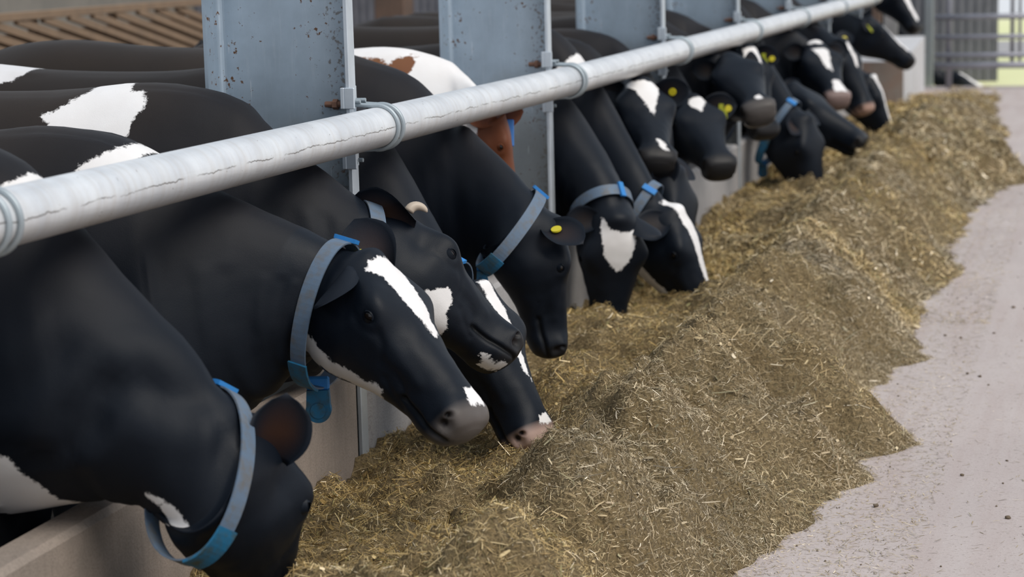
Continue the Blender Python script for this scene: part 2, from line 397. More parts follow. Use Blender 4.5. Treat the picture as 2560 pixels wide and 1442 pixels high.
# posts standing in the depth of the shed
for (u, v, Y, wd, mt, lab) in [(985, 20, 19.5, .30, 'timber_dark', 'brown timber shed post seen between the two nearest posts'), (2192, 60, 23.8, .10, 'timber_dark', 'narrow brown post left of the grey one, far end of the shed'),
                               (2228, 60, 24.2, .16, 'kerb_grey', 'grey post above the far concrete wing wall'), (2322, 60, 23.9, .10, 'galv', 'blue-grey steel post behind the far concrete wing wall')]:
    p = atY(u, v, Y); tag(MB().box((p[0]-wd/2, Y-wd/2, 0), (p[0]+wd/2, Y+wd/2, 4.0), .01).build('shed_post', M[mt]), lab, 'post')
# field gate in the gable opening
GY = 23.0; g = empty('field_gate', (0, GY, 0)); tag(g, 'grey tubular field gate closing the far end of the alley', 'gate')
gx0, gx1 = atY(2338, 100, GY)[0], atY(2640, 100, GY)[0]
for v, rr in ((42, .030), (92, .026), (138, .028), (163, .036), (-40, .026)):
    z = atY(2440, v, GY)[2]; MB().tube([(gx0, 0, z), (gx1, 0, z)], rr, 10).build('gate_bar', M['gate'], g, None, True)
for u, rr in ((2372, .034), (2530, .022), (2549, .016)):
    x = atY(u, 100, GY)[0]; z0 = .12 if rr > .03 else atY(2440, 170, GY)[2]
    MB().tube([(x, .06, z0), (x, .06, 1.9)], rr, 10).build('gate_upright', M['gate'], g, None, True)

# ------------------------------------------------------------------ cows
def smooth_keys(K, nseg):
    """Catmull-Rom through the key rows; nseg samples per interval; returns rows and their key position"""
    K = np.asarray(K, float); n = len(K); C = (K[:, 0:3]+K[:, 3:6])/2
    t = np.concatenate([[0], np.cumsum(np.maximum(np.linalg.norm(np.diff(C, axis=0), axis=1), 1e-3)**.5)])
    m = np.zeros_like(K)
    m[1:-1] = (K[2:]-K[:-2])/(t[2:]-t[:-2])[:, None]
    m[0] = (K[1]-K[0])/(t[1]-t[0]); m[-1] = (K[-1]-K[-2])/(t[-1]-t[-2])
    out = []; sec = []
    for i in range(n-1):
        h = t[i+1]-t[i]
        for q in range(nseg[i]):
            a = q/nseg[i]; a2 = a*a; a3 = a2*a
            out.append((2*a3-3*a2+1)*K[i]+(a3-2*a2+a)*h*m[i]+(-2*a3+3*a2)*K[i+1]+(a3-a2)*h*m[i+1]); sec.append(i+a)
    out.append(K[-1]); sec.append(n-1)
    out = np.array(out); s = out[:, 6:9]; out[:, 6:9] = s/np.linalg.norm(s, axis=1)[:, None]
    return out, np.array(sec)
def ring(row, ths, grow=0.0):
    D, V, S, hw, av, au, tp = row[0:3], row[3:6], row[6:9], row[9], row[10], row[11], row[12]
    C = (D+V)/2; up = (D-V)/2; c = np.cos(ths); s = np.sin(ths)
    v = np.sign(c)*np.abs(c)**(2/av); u = np.sign(s)*np.abs(s)**(2/au)
    P = C+np.outer(v*(1+grow/max(np.linalg.norm(up), .02)), up)+np.outer(u*(hw+grow)*(1+tp*v), S)
    return P, C
def poly_sd(pts, x, y):
    pts = np.asarray(pts, float); d = np.full(x.shape, 1e9); ins = np.zeros(x.shape, bool); n = len(pts)
    for i in range(n):
        a, b = pts[i], pts[(i+1) % n]; e = b-a; L = max(e @ e, 1e-12)
        t = np.clip(((x-a[0])*e[0]+(y-a[1])*e[1])/L, 0, 1)
        d = np.minimum(d, np.hypot(x-a[0]-t*e[0], y-a[1]-t*e[1]))
        if a[1] != b[1]:
            c = ((a[1] > y) != (b[1] > y)) & (x < (b[0]-a[0])*(y-a[1])/(b[1]-a[1])+a[0]); ins ^= c
    return np.where(ins, d, -d)
def hide_obj(name, V, F, parent=None, loc=None, coat=None, sd=None, gloss=.55):
    me = mesh(name, V, F, M['hide'], True); n = len(V)
    setcol(me, 'coat', coat if coat is not None else np.tile((.012, .012, .014), (n, 1)))
    setf(me, 'white_sd', sd if sd is not None else np.full(n, -1.0)); setf(me, 'gloss', np.full(n, gloss) if not hasattr(gloss, '__len__') else gloss)
    return obj(name, me, parent, loc)

#          fD     dD     fV     dV     hw    av   au   taper
HEAD = [(-0.055, -0.050, 0.070, -0.305, 0.104, 2.100, 2.100, -0.050),
        (-0.010, -0.006, 0.105, -0.302, 0.105, 2.200, 2.200, 0.050),
        (0.045, 0.012, 0.145, -0.292, 0.109, 2.500, 2.300, 0.160),
        (0.105, 0.016, 0.185, -0.272, 0.120, 2.700, 2.300, 0.260),
        (0.170, 0.011, 0.225, -0.248, 0.118, 2.800, 2.400, 0.260),
        (0.230, 0.003, 0.265, -0.225, 0.103, 2.600, 2.300, 0.150),
        (0.290, -0.004, 0.310, -0.204, 0.091, 2.500, 2.300, 0.080),
        (0.350, -0.007, 0.360, -0.187, 0.077, 2.400, 2.300, 0.040),
        (0.410, -0.010, 0.410, -0.175, 0.074, 2.400, 2.300, 0.000),
        (0.455, -0.015, 0.452, -0.168, 0.085, 2.7, 2.5, 0.04),
        (0.490, -0.023, 0.484, -0.160, 0.087, 2.8, 2.6, 0.08),
        (0.513, -0.036, 0.508, -0.145, 0.076, 2.7, 2.5, 0.08),
        (0.525, -0.058, 0.521, -0.124, 0.047, 2.4, 2.3, 0.04)]
#        f     d     s     rf    rd    rs    amount (out +)
SCULPT = [(.160, -.022, .115, .042, .028, .05, .018), (.172, -.048, .115, .016, .011, .05, -.007),     # eye socket rim
          (.120, -.012, .095, .035, .025, .05, .008),     # brow
          (.085, -.075, .100, .040, .040, .05, -.012),    # hollow behind the eye
          (.130, -.165, .080, .060, .055, .06, .012),     # cheek muscle
          (.250, -.085, .080, .050, .022, .04, .006),     # facial crest
          (.300, -.115, .060, .060, .025, .04, -.007),
                       # nostril
          (.470, -.052, .066, .022, .018, .03, .009), (.508, -.088, .03, .01, .02, .03, .004),     # nostril wing
          (.435, -.168, .000, .030, .030, .06, .007),     # chin
          (.000, .005, .000, .030, .040, .06, .018)]      # poll
def make_cow(W, P, psi, phi, rho=0, wz=1.42, head=0.0, label='', hl=1.0, ears=None, detail=2, patches=(), collar=None, muzzle=(.022, .021, .022),
             nostril=None, coat=(.0050, .0083, .0150), dust=(.034, .0245, .0185), horn=None, lids=True, hw_k=.95, eye=True, nk=1.0, lk=.92, crease=(), wd=0.0):
    Mr = {3: 104, 2: 64, 1: 40, 0: 28}[detail]; hz = {3: 9, 2: 6, 1: 4, 0: 3}[detail]
    W = np.array([W[0], W[1], 0.0]); P = np.array(P, float)
    hd = math.radians(head); H = np.array([math.cos(hd), math.sin(hd), 0]); S = np.array([-math.sin(hd), math.cos(hd), 0]); Z = np.array([0, 0, 1.0])
    ps, ph, rh = (math.radians(a) for a in (psi, phi, rho))
    f = np.array([math.cos(ph)*math.cos(ps), math.cos(ph)*math.sin(ps), math.sin(ph)])
    d0 = np.array([-math.sin(ph)*math.cos(ps), -math.sin(ph)*math.sin(ps), math.cos(ph)]); s0 = np.cross(d0, f)
    d = d0*math.cos(rh)+s0*math.sin(rh); s = np.cross(d, f)
    k = wz/1.42
    def L(x, z): return W+H*(x*lk if x < 0 else x)+Z*z
    keys = []
    for x, zd, zv, hw, av, au, tp in [(-1.66, 1.16, 1.04, .06, 2, 2, 0), (-1.63, 1.30, .88, .16, 2.1, 2.1, 0), (-1.50, 1.395, .76, .245, 2.3, 2.2, .05),
                                      (-1.22, 1.43, .71, .275, 2.3, 2.3, .08), (-.85, 1.405, .63, .295, 2.2, 2.2, -.10), (-.45, 1.40-.1*wd, .575, .305, 2.2, 2.2, -.14),
                                      (-.14, 1.42-.5*wd, .54, .285, 2.1, 2.2, -.22), (.02, 1.41-.9*wd, .545, .26, 2.1, 2.2, -.24)]:
        keys.append(np.concatenate([L(x, zd*k), L(x, zv), S, [hw*hw_k, av, au, tp]]))
    D0, V0 = L(.15, (1.37-wd)*k), L(.32, .60)
    keys.append(np.concatenate([D0, V0, S, [.235*hw_k, 2.1, 2.1, -.2]]))
    hp = lambda a, b: P+f*a*hl+d*b*hl
    h0 = HEAD[0]; Dn, Tn = hp(h0[0], h0[1]), hp(h0[2], h0[3])
    LD = np.linalg.norm(Dn-D0); LV = max(np.linalg.norm(Tn-V0), .25)
    dn = nrm(Dn-D0)
    mD0 = nrm(H*.78-Z*.62)*LD*.75; mD1 = nrm(dn+f*.35+Z*.1)*LD*.9
    mV0 = nrm(H*.85+Z*.25)*LV*.7; mV1 = nrm(nrm(Tn-V0)+f*.1)*LV*.6
    for a, hw in ((.22, .195), (.45, .158), (.68, .130), (.87, .112)):
        a2 = a*a; a3 = a2*a; hh = (2*a3-3*a2+1, a3-2*a2+a, -2*a3+3*a2, a3-a2)
        Dk = hh[0]*D0+hh[1]*mD0+hh[2]*Dn+hh[3]*mD1; Vk = hh[0]*V0+hh[1]*mV0+hh[2]*Tn+hh[3]*mV1
        Sk = nrm(S*(1-a)+s*a)
        keys.append(np.concatenate([Dk, Vk, Sk, [hw*nk, 2.1, 2.1, -.12]]))
    i_nape = len(keys)
    Sn = nrm(S*.25+s*.75) if (S @ s) > -.5 else s
    for iq, (fD, dD, fV, dV, hw, av, au, tp) in enumerate(HEAD):
        keys.append(np.concatenate([hp(fD, dD), hp(fV, dV), Sn if iq == 0 else s, [hw*hl, av, au, tp]]))
    q = max(1, hz//2)
    nseg = [q+1, q+1, q+1, q+2, q+2, q+2, q+1, q+1] + [hz]*4 + [hz] + [hz+1]*(len(HEAD)-1)
    rows, sec = smooth_keys(keys, nseg[:len(keys)-1])
    if W[1] < 19:      # the neck bends down under the feed rail
        lim = railz(max(3.5, P[1]))-.066+np.maximum(0, np.abs(rows[:, 0]-PX0)-.06)*1.3
        lim = np.where((sec > 7) & (sec < i_nape+3), lim, 9); rows[:, 2] = np.where(rows[:, 2] > lim-.03, np.minimum(rows[:, 2], lim), rows[:, 2])
    ths = 2*math.pi*np.arange(Mr)/Mr
    V = []; Cn = []
    for r in rows:
        p, c = ring(r, ths); V.append(p); Cn.append(np.tile(c, (Mr, 1)))
    nR = len(rows); V = np.concatenate(V); Cn = np.concatenate(Cn); sv = np.repeat(sec, Mr); th = np.tile(ths, nR)
    def hc(Q): return np.stack([(Q-P) @ f, (Q-P) @ d, (Q-P) @ s], 1)/hl
    h = hc(V); R = V-Cn; R /= np.maximum(np.linalg.norm(R, axis=1), 1e-6)[:, None]
    isH = sv >= i_nape-.5
    disp = np.zeros(len(V))
    for (a, b, c, ra, rb, rc, amt) in SCULPT:
        for sg in ((1, -1) if c else (1,)):
            disp += amt*np.exp(-((h[:, 0]-a)/ra)**2-((h[:, 1]-b)/rb)**2-((h[:, 2]-sg*c)/rc)**2)*isH
    def groove(line, sig, dep, col_=False):
        m_ = np.full(len(V), 9.0)
        for (a0, b0), (a1, b1) in zip(line[:-1], line[1:]):
            ee = (a1-a0)**2+(b1-b0)**2; t_ = np.clip(((h[:, 0]-a0)*(a1-a0)+(h[:, 1]-b0)*(b1-b0))/ee, 0, 1)
            m_ = np.minimum(m_, np.hypot(h[:, 0]-a0-t_*(a1-a0), h[:, 1]-b0-t_*(b1-b0)))
        return np.exp(-(m_/sig)**2)*isH*(np.abs(np.sin(th)) > .15)*dep
    mouth = groove([(.355, -.138), (.42, -.130), (.47, -.122), (.508, -.112)], .0075, 1.0)
    disp -= mouth*.011
    if detail >= 2:
        disp -= groove([(.26, -.105), (.30, -.098), (.335, -.110), (.365, -.135)], .008, .0045)+groove([(.29, -.135), (.33, -.150), (.37, -.158)], .007, .0035)
        disp -= groove([(.205, -.055), (.235, -.075), (.255, -.10)], .009, .004)+groove([(.12, -.075), (.165, -.082), (.20, -.07)], .008, .003)
        disp += groove([(.20, -.045), (.28, -.062), (.36, -.075)], .016, .004)
    # trunk form: spine ridge, shoulder blade, last ribs, hook bones, neck folds
    lx = (V-W) @ H; ly = (V-W) @ S; lz = V[:, 2]
    def tr(x, z, rx, rz, amt): return amt*np.exp(-((lx-x)/rx)**2-((lz-z)/rz)**2)*(sv < i_nape-2)*(np.abs(np.sin(th)) > .25)
    disp += tr(.02, 1.12, .13, .28, .016)+tr(.24, .84, .12, .16, .022)+tr(-1.18, 1.34, .09, .07, .03)-tr(-.98, 1.22, .16, .14, .035)+tr(-.55, .95, .35, .3, .02)
    nm = ((sv > 8.3) & (sv < i_nape))
    wav = np.sin(sv*5.2+np.cos(th)*2.2)*.5+np.sin(sv*9.1-np.cos(th)*3)*.3
    disp += nm*wav*.006*(np.cos(th) < .3)
    for i_, p_ in enumerate(V):
        if detail >= 2 and sv[i_] > 5: disp[i_] += .0045*mnoise.noise(Vector(p_)*9.0)*(1-.7*isH[i_])+.0016*mnoise.noise(Vector(p_)*30.0)
    for pts_, dy_, sg_, dp_ in crease:      # skin folds on the near side of the neck and chest
        Q = np.array([atY(u, v, W[1]+dy_) for u, v in pts_]); m_ = np.full(len(V), 9.0)
        for a_, b_ in zip(Q[:-1], Q[1:]):
            e0, e1 = b_[0]-a_[0], b_[2]-a_[2]; t_ = np.clip(((V[:, 0]-a_[0])*e0+(V[:, 2]-a_[2])*e1)/(e0*e0+e1*e1), 0, 1)
            m_ = np.minimum(m_, np.hypot(V[:, 0]-a_[0]-t_*e0, V[:, 2]-a_[2]-t_*e1))
        disp -= (dp_*np.exp(-(m_/sg_)**2)-.5*dp_*np.exp(-((m_-2.2*sg_)/sg_)**2))*(ly < 0)*(~isH)
    V = V+R*(disp*hl)[:, None]
    for sg in (1, -1):
        gq = np.maximum(np.exp(-((h[:, 0]-.490)/.016)**2-((h[:, 1]+.076)/.017)**2-((h[:, 2]-sg*.064)/.030)**2),
                        .8*np.exp(-((h[:, 0]-.481)/.009)**2-((h[:, 1]+.058)/.010)**2-((h[:, 2]-sg*.070)/.028)**2))*isH*(sv > len(keys)-6)
        V = V-np.outer(gq*.034*hl, nrm(s*sg*.75+f*.62+d*.1))
    F = []
    hole = set(); legs = []
    for lxx, sg in ((.0, 1), (.0, -1), (-1.36, 1), (-1.36, -1)):
        cx = (rows[:, 0:3]+rows[:, 3:6])/2; xs = (cx-W) @ H
        lxx = lxx*lk if lxx < 0 else lxx
        i0 = int(np.argmin(np.abs(xs-(lxx-.09))*(1+100*(sec > 9)))); i1 = max(i0+1, int(np.argmin(np.abs(xs-(lxx+.09))*(1+100*(sec > 9)))))
        o = (Mr*np.array([.055, .17])).astype(int); b = Mr//2
        j0, j1 = (b-o[1], b-o[0]) if sg > 0 else (b+o[0], b+o[1])
        for i in range(i0, i1):
            for j in range(j0, j1): hole.add((i, j))
        loop = [(i, j0) for i in range(i0, i1)]+[(i1, j) for j in range(j0, j1)]+[(i, j1) for i in range(i1, i0, -1)]+[(i0, j) for j in range(j1, j0, -1)]
        legs.append((lxx, sg, [i*Mr+j for i, j in loop]))
    for i in range(nR-1):
        for j in range(Mr):
            if (i, j) not in hole: F.append((i*Mr+j, (i+1)*Mr+j, (i+1)*Mr+(j+1) % Mr, i*Mr+(j+1) % Mr))
    Vl = [V]; nb = len(V); ex_sec = []
    for end, i in ((0, 0), (1, nR-1)):
        Vl.append(((rows[i, 0:3]+rows[i, 3:6])/2+(f*.006 if end else -H*.02))[None]); c = nb; nb += 1; ex_sec.append(sec[i])
        for j in range(Mr):
            F.append((c, i*Mr+j, i*Mr+(j+1) % Mr) if not end else (c, i*Mr+(j+1) % Mr, i*Mr+j))
    for lxx, sg, lp in legs:
        pts = V[lp]; c0 = pts.mean(0); n = len(lp)
        ang = [math.atan2((p-c0) @ S, (p-c0) @ H) for p in pts]
        prof = ([(.02, .60, .085), (.02, .48, .062), (.03, .40, .058), (.025, .34, .05), (.02, .2, .037), (.02, .12, .046), (.035, .06, .045), (.05, .045, .062), (.06, 0, .07)] if lxx > -.5 else
                [(.04, .66, .12), (.0, .54, .075), (-.09, .47, .058), (-.10, .42, .055), (-.08, .3, .038), (-.06, .13, .046), (-.03, .06, .045), (-.02, .045, .062), (-.01, 0, .07)])
        prev = lp
        yy = (c0-W) @ S*.92
        for dx, z, r in prof:
            cc = W+H*(lxx+dx)+S*yy
            ringp = np.array([cc+H*math.cos(a)*r*1.15+S*math.sin(a)*r+Z*z for a in ang]); ids = list(range(nb, nb+n)); Vl.append(ringp); nb += n; ex_sec += [0.0]*n
            F += [(prev[q], prev[(q+1) % n], ids[(q+1) % n], ids[q]) for q in range(n)]; prev = ids
        F.append(tuple(prev))
    A = np.concatenate(Vl); nV = len(A); sva = np.concatenate([sv, np.array(ex_sec)])
    # colours of the coat
    h = hc(A); lx = (A-W) @ H; ly = (A-W) @ S; lz = A[:, 2]; ish = sva >= i_nape-1.5
    col = np.tile(np.array(coat, float), (nV, 1))
    dm = np.clip((lz-1.02)/.36, 0, 1)*np.clip((i_nape-4-sva)/3.5, 0, 1)
    dm = np.maximum(dm, .35*np.clip((lz-.95)/.3, 0, 1)*(~ish))
    col = col*(1-dm[:, None])+np.array(dust)*dm[:, None]
    mz = np.clip((h[:, 0]-.455)/.03, 0, 1)*(sva > len(keys)-6)
    mz = np.where(h[:, 1] < -.10, mz*.7, mz)
    col = col*(1-mz[:, None])+np.array(muzzle)*mz[:, None]
    ns = np.zeros(nV)
    for sg in (1, -1):
        ns = np.maximum(ns, np.maximum(np.exp(-((h[:, 0]-.474)/.021)**2-((h[:, 1]+.076)/.021)**2-((h[:, 2]-sg*.054)/.036)**2), .8*np.exp(-((h[:, 0]-.472)/.012)**2-((h[:, 1]+.058)/.013)**2-((h[:, 2]-sg*.060)/.034)**2))*(sva > len(keys)-6))
    mo = np.zeros(nV); mo[:len(mouth)] = np.clip(mouth*1.3, 0, 1); col = col*(1-.75*mo[:, None])
    n1 = np.clip((ns-.30)/.25, 0, 1)[:, None]; col = col*(1-n1)+np.array((.012, .009, .009))*n1
    if nostril is not None: n2 = np.clip((ns-.72)/.15, 0, 1)[:, None]; col = col*(1-n2)+np.array(nostril)*n2
    sdA = np.full(nV, -1.0)
    for pt in patches:
        kind = pt[0]
        if kind == 'face':
            q_ = np.where(ish & (h[:, 1] > (pt[2] if len(pt) > 2 else -.07)), poly_sd(pt[1], h[:, 0], h[:, 2]), -1.0)
        elif kind == 'side':
            q_ = np.where(sva > i_nape-.3, np.minimum(poly_sd(pt[1], h[:, 0], h[:, 1]), pt[2]*h[:, 2] if pt[2] else 9.0), -1.0)
        elif kind == 'body':      # outline in metres along and up the flank
            q_ = np.where(sva < i_nape-1, np.minimum(poly_sd(pt[1], lx, lz), .06-ly), -1.0)
        elif kind == 'pix':       # outline on the flank plane, found from where the sight lines meet that plane
            Q = np.array([atY(u, v, W[1]+pt[2]) for u, v in pt[1]])-W
            q_ = np.where(sva < i_nape-1, np.minimum(poly_sd(np.stack([Q @ H, Q[:, 2]], 1), lx, lz), .06-ly), -1.0)
        elif kind == 'all':
            q_ = np.where(sva < pt[1], .1, -1.0)
        elif kind == 'not':
            Q = np.array([atY(u, v, W[1]+pt[2]) for u, v in pt[1]])-W
            sdA = np.minimum(sdA, np.where(sva < i_nape-1, -poly_sd(np.stack([Q @ H, Q[:, 2]], 1), lx, lz), 1.0)); continue
        sdA = np.maximum(sdA, q_)
    gl = np.where(ish, .50, .58); gl = gl*(1-mz)+.42*mz
    body = hide_obj('dairy_cow', A-W, F, None, W, col, sdA, gl); tag(body, label, 'cow', 'cows lined up at the feed rail')
    toW = lambda p: np.asarray(p, float)-W
    # eyes
    if eye:
        for sg in (1, -1):
            m_ = isH & (np.sign(h[:len(V), 2]) == sg)
            dd = np.where(m_, np.hypot(h[:len(V), 0]-.165, h[:len(V), 1]+.042), 9); i = int(np.argmin(dd)); p = V[i]; o = nrm(s*sg*.9+d*.35+f*.15)
            c = p-o*.0185*hl
            e = MB().ball(toW(c), .0205*hl, 16, 10).build('eye', M['eye'], body, None, True)
            if lids and detail > 0:
                for nme, a0, sgn, edge in (('upper_eyelid', 105, 1, 10), ('lower_eyelid', 100, -1, 28)):
                    Vv = []; Ff = []; na, nb_ = 11, 4
                    for ia in range(na):
                        al = math.radians(-a0+2*a0*ia/(na-1)); x_ = abs(ia/(na-1)*2-1)
                        for ib in range(nb_):
                            fi = math.radians(edge+x_**2*22+(112-edge-x_**2*22)*ib/(nb_-1))
                            Vv.append(toW(c+(.0238+.002*(ib == 0))*hl*(math.cos(fi)*o+math.sin(fi)*(math.cos(al)*nrm(d-o*(d @ o))*sgn+math.sin(al)*nrm(f-o*(f @ o))))))
                    Ff = [(a*nb_+b, (a+1)*nb_+b, (a+1)*nb_+b+1, a*nb_+b+1) for a in range(na-1) for b in range(nb_-1)]
                    hide_obj(nme, Vv, Ff, e, None, np.tile(np.array(coat)*1.1, (len(Vv), 1)), None, .5)
    # ears: list of (side, direction, opening, length, tags)
    if ears is None:
        ears = [(1, s*.9-f*.35+d*-.1, f*.6+d*.6, .155, ()), (-1, -s*.9-f*.35+d*-.1, f*.6+d*.6, .155, ())]
    for e in ears:
        sg, ed, on, Le, tags = e[:5]; inner = e[5] if len(e) > 5 else (.018, .012, .011)
        base = P+f*.02*hl+d*-.055*hl+s*sg*.082*hl
        ear = make_ear(body, W, base, ed, on, Le, inner, coat, tags)
    if horn:
        for sg in horn:
            b0 = P+f*-.0*hl+d*.008+s*sg*.06
            MB().tube([toW(b0+d*.022*math.sin(q_)+f*.024*(1-math.cos(q_))+s*sg*.008*q_) for q_ in np.linspace(-.4, 2.2, 12)], [.0135, .0138, .0138, .0135, .013, .0125, .0118, .011, .0098, .0082, .006, .002], 14).build('horn', M['horn'], body, None, True)
    if collar: make_collar(body, W, keys, i_nape, collar, s, d, f)
    # tail
    t0 = W+H*-1.64*lk+Z*1.33*k
    tl = [toW(t0), toW(t0-H*.06-Z*.04), toW(t0-H*.09-Z*.2), toW(t0-H*.08-Z*.5), toW(t0-H*.07-Z*.75), toW(t0-H*.07-Z*.95)]
    tm = MB().tube(tl, [.03, .028, .02, .016, .03, .008], 8)
    hide_obj('tail', tm.V, tm.F, body)
    return body

def make_ear(body, W, base, ed, on, Le, inner, coat, tags):
    e = nrm(ed); n = nrm(np.asarray(on)-e*(np.asarray(on) @ e)); b = np.cross(e, n)
    nl, nc = 13, 11; Vo = []; col = []
    Wd = Le*.40
    prof = lambda l: Wd*(.42+.58*math.sin(min(1, l/.5)*math.pi/2))*(1 if l < .5 else math.sqrt(max(0.0, 1-((l-.5)/.5)**2.2)))+.002
    for layer in (1, 0):
        for i in range(nl):
            l = i/(nl-1); wd = prof(l); curl = (1.25-.85*l)
            for j in range(nc):
                c = -1+2*j/(nc-1); a = c*curl
                x = wd*math.sin(a)/max(math.sin(curl), .6); y = wd*(1-math.cos(a))*.95
                bend = -.10*Le*l*l
                Vo.append(base+e*(l*Le-.02)+b*x+n*(y+bend+(0.0 if layer else -.009*(1-abs(c)**3)*(1-.5*l)))-W)
                if layer:
                    t = max(0, 1-(abs(c)/.72)**2)*max(0, 1-abs(l-.45)/.5)
                    col.append(np.array(coat)*1.1*(1-t)+np.array(inner)*t)
                else: col.append(np.array(coat)*1.25+.002)
    F = []
    for i in range(nl-1):
        for j in range(nc-1):
            q = i*nc+j; F.append((q, q+1, q+nc+1, q+nc)); q += nl*nc; F.append((q+nc, q+nc+1, q+1, q))
    o = nl*nc
    for i in range(nl-1):
        F.append((i*nc, (i+1)*nc, o+(i+1)*nc, o+i*nc)); F.append((i*nc+nc-1, o+i*nc+nc-1, o+(i+1)*nc+nc-1, (i+1)*nc+nc-1))
    for j in range(nc-1):
        F.append(((nl-1)*nc+j, (nl-1)*nc+j+1, o+(nl-1)*nc+j+1, o+(nl-1)*nc+j)); F.append((j, o+j, o+j+1, j+1))
    ear = hide_obj('ear', Vo, F, body, None, col, None, .6)
    for kind, l, c, side in tags:
        wd = prof(l); curl = 1.25-.85*l; a = c*curl
        p = base+e*(l*Le-.02)+b*wd*math.sin(a)/max(math.sin(curl), .6)+n*(wd*(1-math.cos(a))*.95-.1*Le*l*l)+n*(.006 if side > 0 else -.016)-W
        nn = nrm(n*math.cos(a)*side-b*math.sin(a)*side*.8)
        u = nrm(e-nn*(e @ nn)); v = np.cross(nn, u)
        mb = MB()
        if kind == 'disc':
            N = 20; top = [p+nn*.005+(u*math.cos(2*math.pi*q/N)+v*math.sin(2*math.pi*q/N))*.0165 for q in range(N)]; bot = [t-nn*.005+(t-p-nn*.005)*.02 for t in top]
            mb.add(top+bot, [tuple(range(N)), tuple(range(2*N-1, N-1, -1))]+[(q, q+N, (q+1) % N+N, (q+1) % N) for q in range(N)])
            mb.build('ear_tag', M['tag'], ear)
        elif kind == 'block':
            dn = np.array([.05, -.25, -1.0]); dn = nrm(dn); ax = nrm(np.array([.35, -.9, 0])-dn*(np.array([.35, -.9, 0]) @ dn)); rt = np.cross(ax, dn)
            T = Matrix.Translation(p+dn*.055+ax*.012) @ Matrix(((*rt, 0), (*dn, 0), (*ax, 0), (0, 0, 0, 1))).transposed()
            mb.box((-.017, -.048, -.008), (.017, .048, .008), .003, T); t_ = mb.build('ear_tag', M['bluetag'], ear)
        elif kind == 'flag':
            dn = nrm(np.array([0, 0, -1.0])-nn*(-nn[2])); rt = np.cross(nn, dn)
            pr = [(-.011, -.012), (.011, -.012), (.013, .012), (.030, .028), (.029, .062), (-.029, .062), (-.030, .028), (-.013, .012)]
            top = [p+nn*.004+rt*a_+dn*b_ for a_, b_ in pr]; bot = [p-nn*.001+rt*a_+dn*b_ for a_, b_ in pr]; N = len(pr)
            mb.add(top+bot, [tuple(range(N)), tuple(range(2*N-1, N-1, -1))]+[(q, q+N, (q+1) % N+N, (q+1) % N) for q in range(N)])
            mb.build('ear_tag', M['tag2'], ear)
    return ear

def make_collar(body, W, keys, i_nape, cp, s, d, f):
    """cp: at (key position of the top), low (of the bottom), sag, sleeve=(a0,a1) in degrees round the neck (0 top, 270 near side), weight"""
    K = np.array(keys)
    def at(q): i = min(int(q), len(K)-2); a = q-i; return K[i]*(1-a)+K[i+1]*a
    r1, r2 = at(i_nape+cp.get('at', -.4)), at(i_nape+cp.get('low', -.8))
    row = r1.copy(); row[3:6] = r2[3:6]+np.array([0, 0, -1])*cp.get('sag', .03)-f*0; row[9] = (r1[9]+r2[9])/2*1.02; row[6:9] = nrm(r1[6:9]+r2[6:9])
    N = 72
    def band(name, a0, a1, wd, off, th, mat, par):
        full = abs(a1-a0) >= 360; n = N if full else max(4, int(N*abs(a1-a0)/360)+1)
        ang = np.radians(np.linspace(a0, a1, n, endpoint=not full)); P, C = ring(row, ang, off); Pn, _ = ring(row, ang+.02, off)
        V = []
        for p, q in zip(P, Pn):
            t = nrm(q-p); rd = p-C; rd = nrm(rd-t*(rd @ t)); b = np.cross(t, rd)
            for so_, ro in ((-.5, 0), (.5, 0), (.5, th), (-.5, th)): V.append(p+b*wd*so_+rd*ro-W)
        F = []
        for i in range(n if full else n-1):
            j = (i+1) % n
            for q in range(4): F.append((i*4+q, i*4+(q+1) % 4, j*4+(q+1) % 4, j*4+q))
        if not full: F += [(3, 2, 1, 0), tuple((n-1)*4+q for q in range(4))]
        o = obj(name, mesh(name, V, F, mat, False), par)
        return o, ang, P, C
    st, ang, P, C = band('collar', 0, 360, .042, .014, .004, M['strap'], body)
    sl_ = cp.get('sleeve')
    if sl_: band('collar_sleeve', sl_[0], sl_[1], .052, .018, .006, M['sleeve'], st)
    bk = cp.get('buckle')
    if bk is not None:
        bo, *_ = band('collar_buckle', bk-5, bk+5, .060, .017, .010, M['buckle'], st)
    wt = cp.get('weight')
    if wt:
        low = P[int(np.argmin(P[:, 2]))]; sc = cp.get('wscale', 1.0)
        low = low+np.array(cp.get('woff', (0, 0, 0)))
        ax = nrm(np.array(wt[0], float)); dn = np.array([0, 0, -1.0]); dn = nrm(dn-ax*(dn @ ax)); rt = np.cross(ax, dn)
        T = Matrix((( *rt, 0), (*dn, 0), (*ax, 0), (0, 0, 0, 1))).transposed(); T = Matrix.Translation(low-W) @ T
        m1 = MB(); m1.box((-.028*sc, -.020*sc, -.011), (.028*sc, .012*sc, .011), .004, T); m1.build('weight_clip', M['buckle'], st)
        m2 = MB(); N2 = 28
        for zz in (-.012, .012): pass
        prof = [(math.cos(a)*.031*sc, .062*sc+math.sin(a)*.031*sc) for a in np.linspace(-.35, math.pi+.35, N2)]+[(-.027*sc, .012*sc), (.027*sc, .012*sc)]
        n_ = len(prof); Vt = [low-W+rt*a+dn*b+ax*.013 for a, b in prof]+[low-W+rt*a+dn*b-ax*.013 for a, b in prof]
        m2.add(Vt, [tuple(range(n_)), tuple(range(2*n_-1, n_-1, -1))]+[(q, q+n_, (q+1) % n_+n_, (q+1) % n_) for q in range(n_)])
        m2.tube([low-W+dn*.062*sc+ax*.012, low-W+dn*.062*sc+ax*.017], .019*sc, 18)
        m2.build('collar_weight', M['sleeve'], st)

A_ = lambda u, v, Y: atY(u, v, Y)
STRAPK = dict(at=-.4, low=-.5, sag=.03, buckle=0)
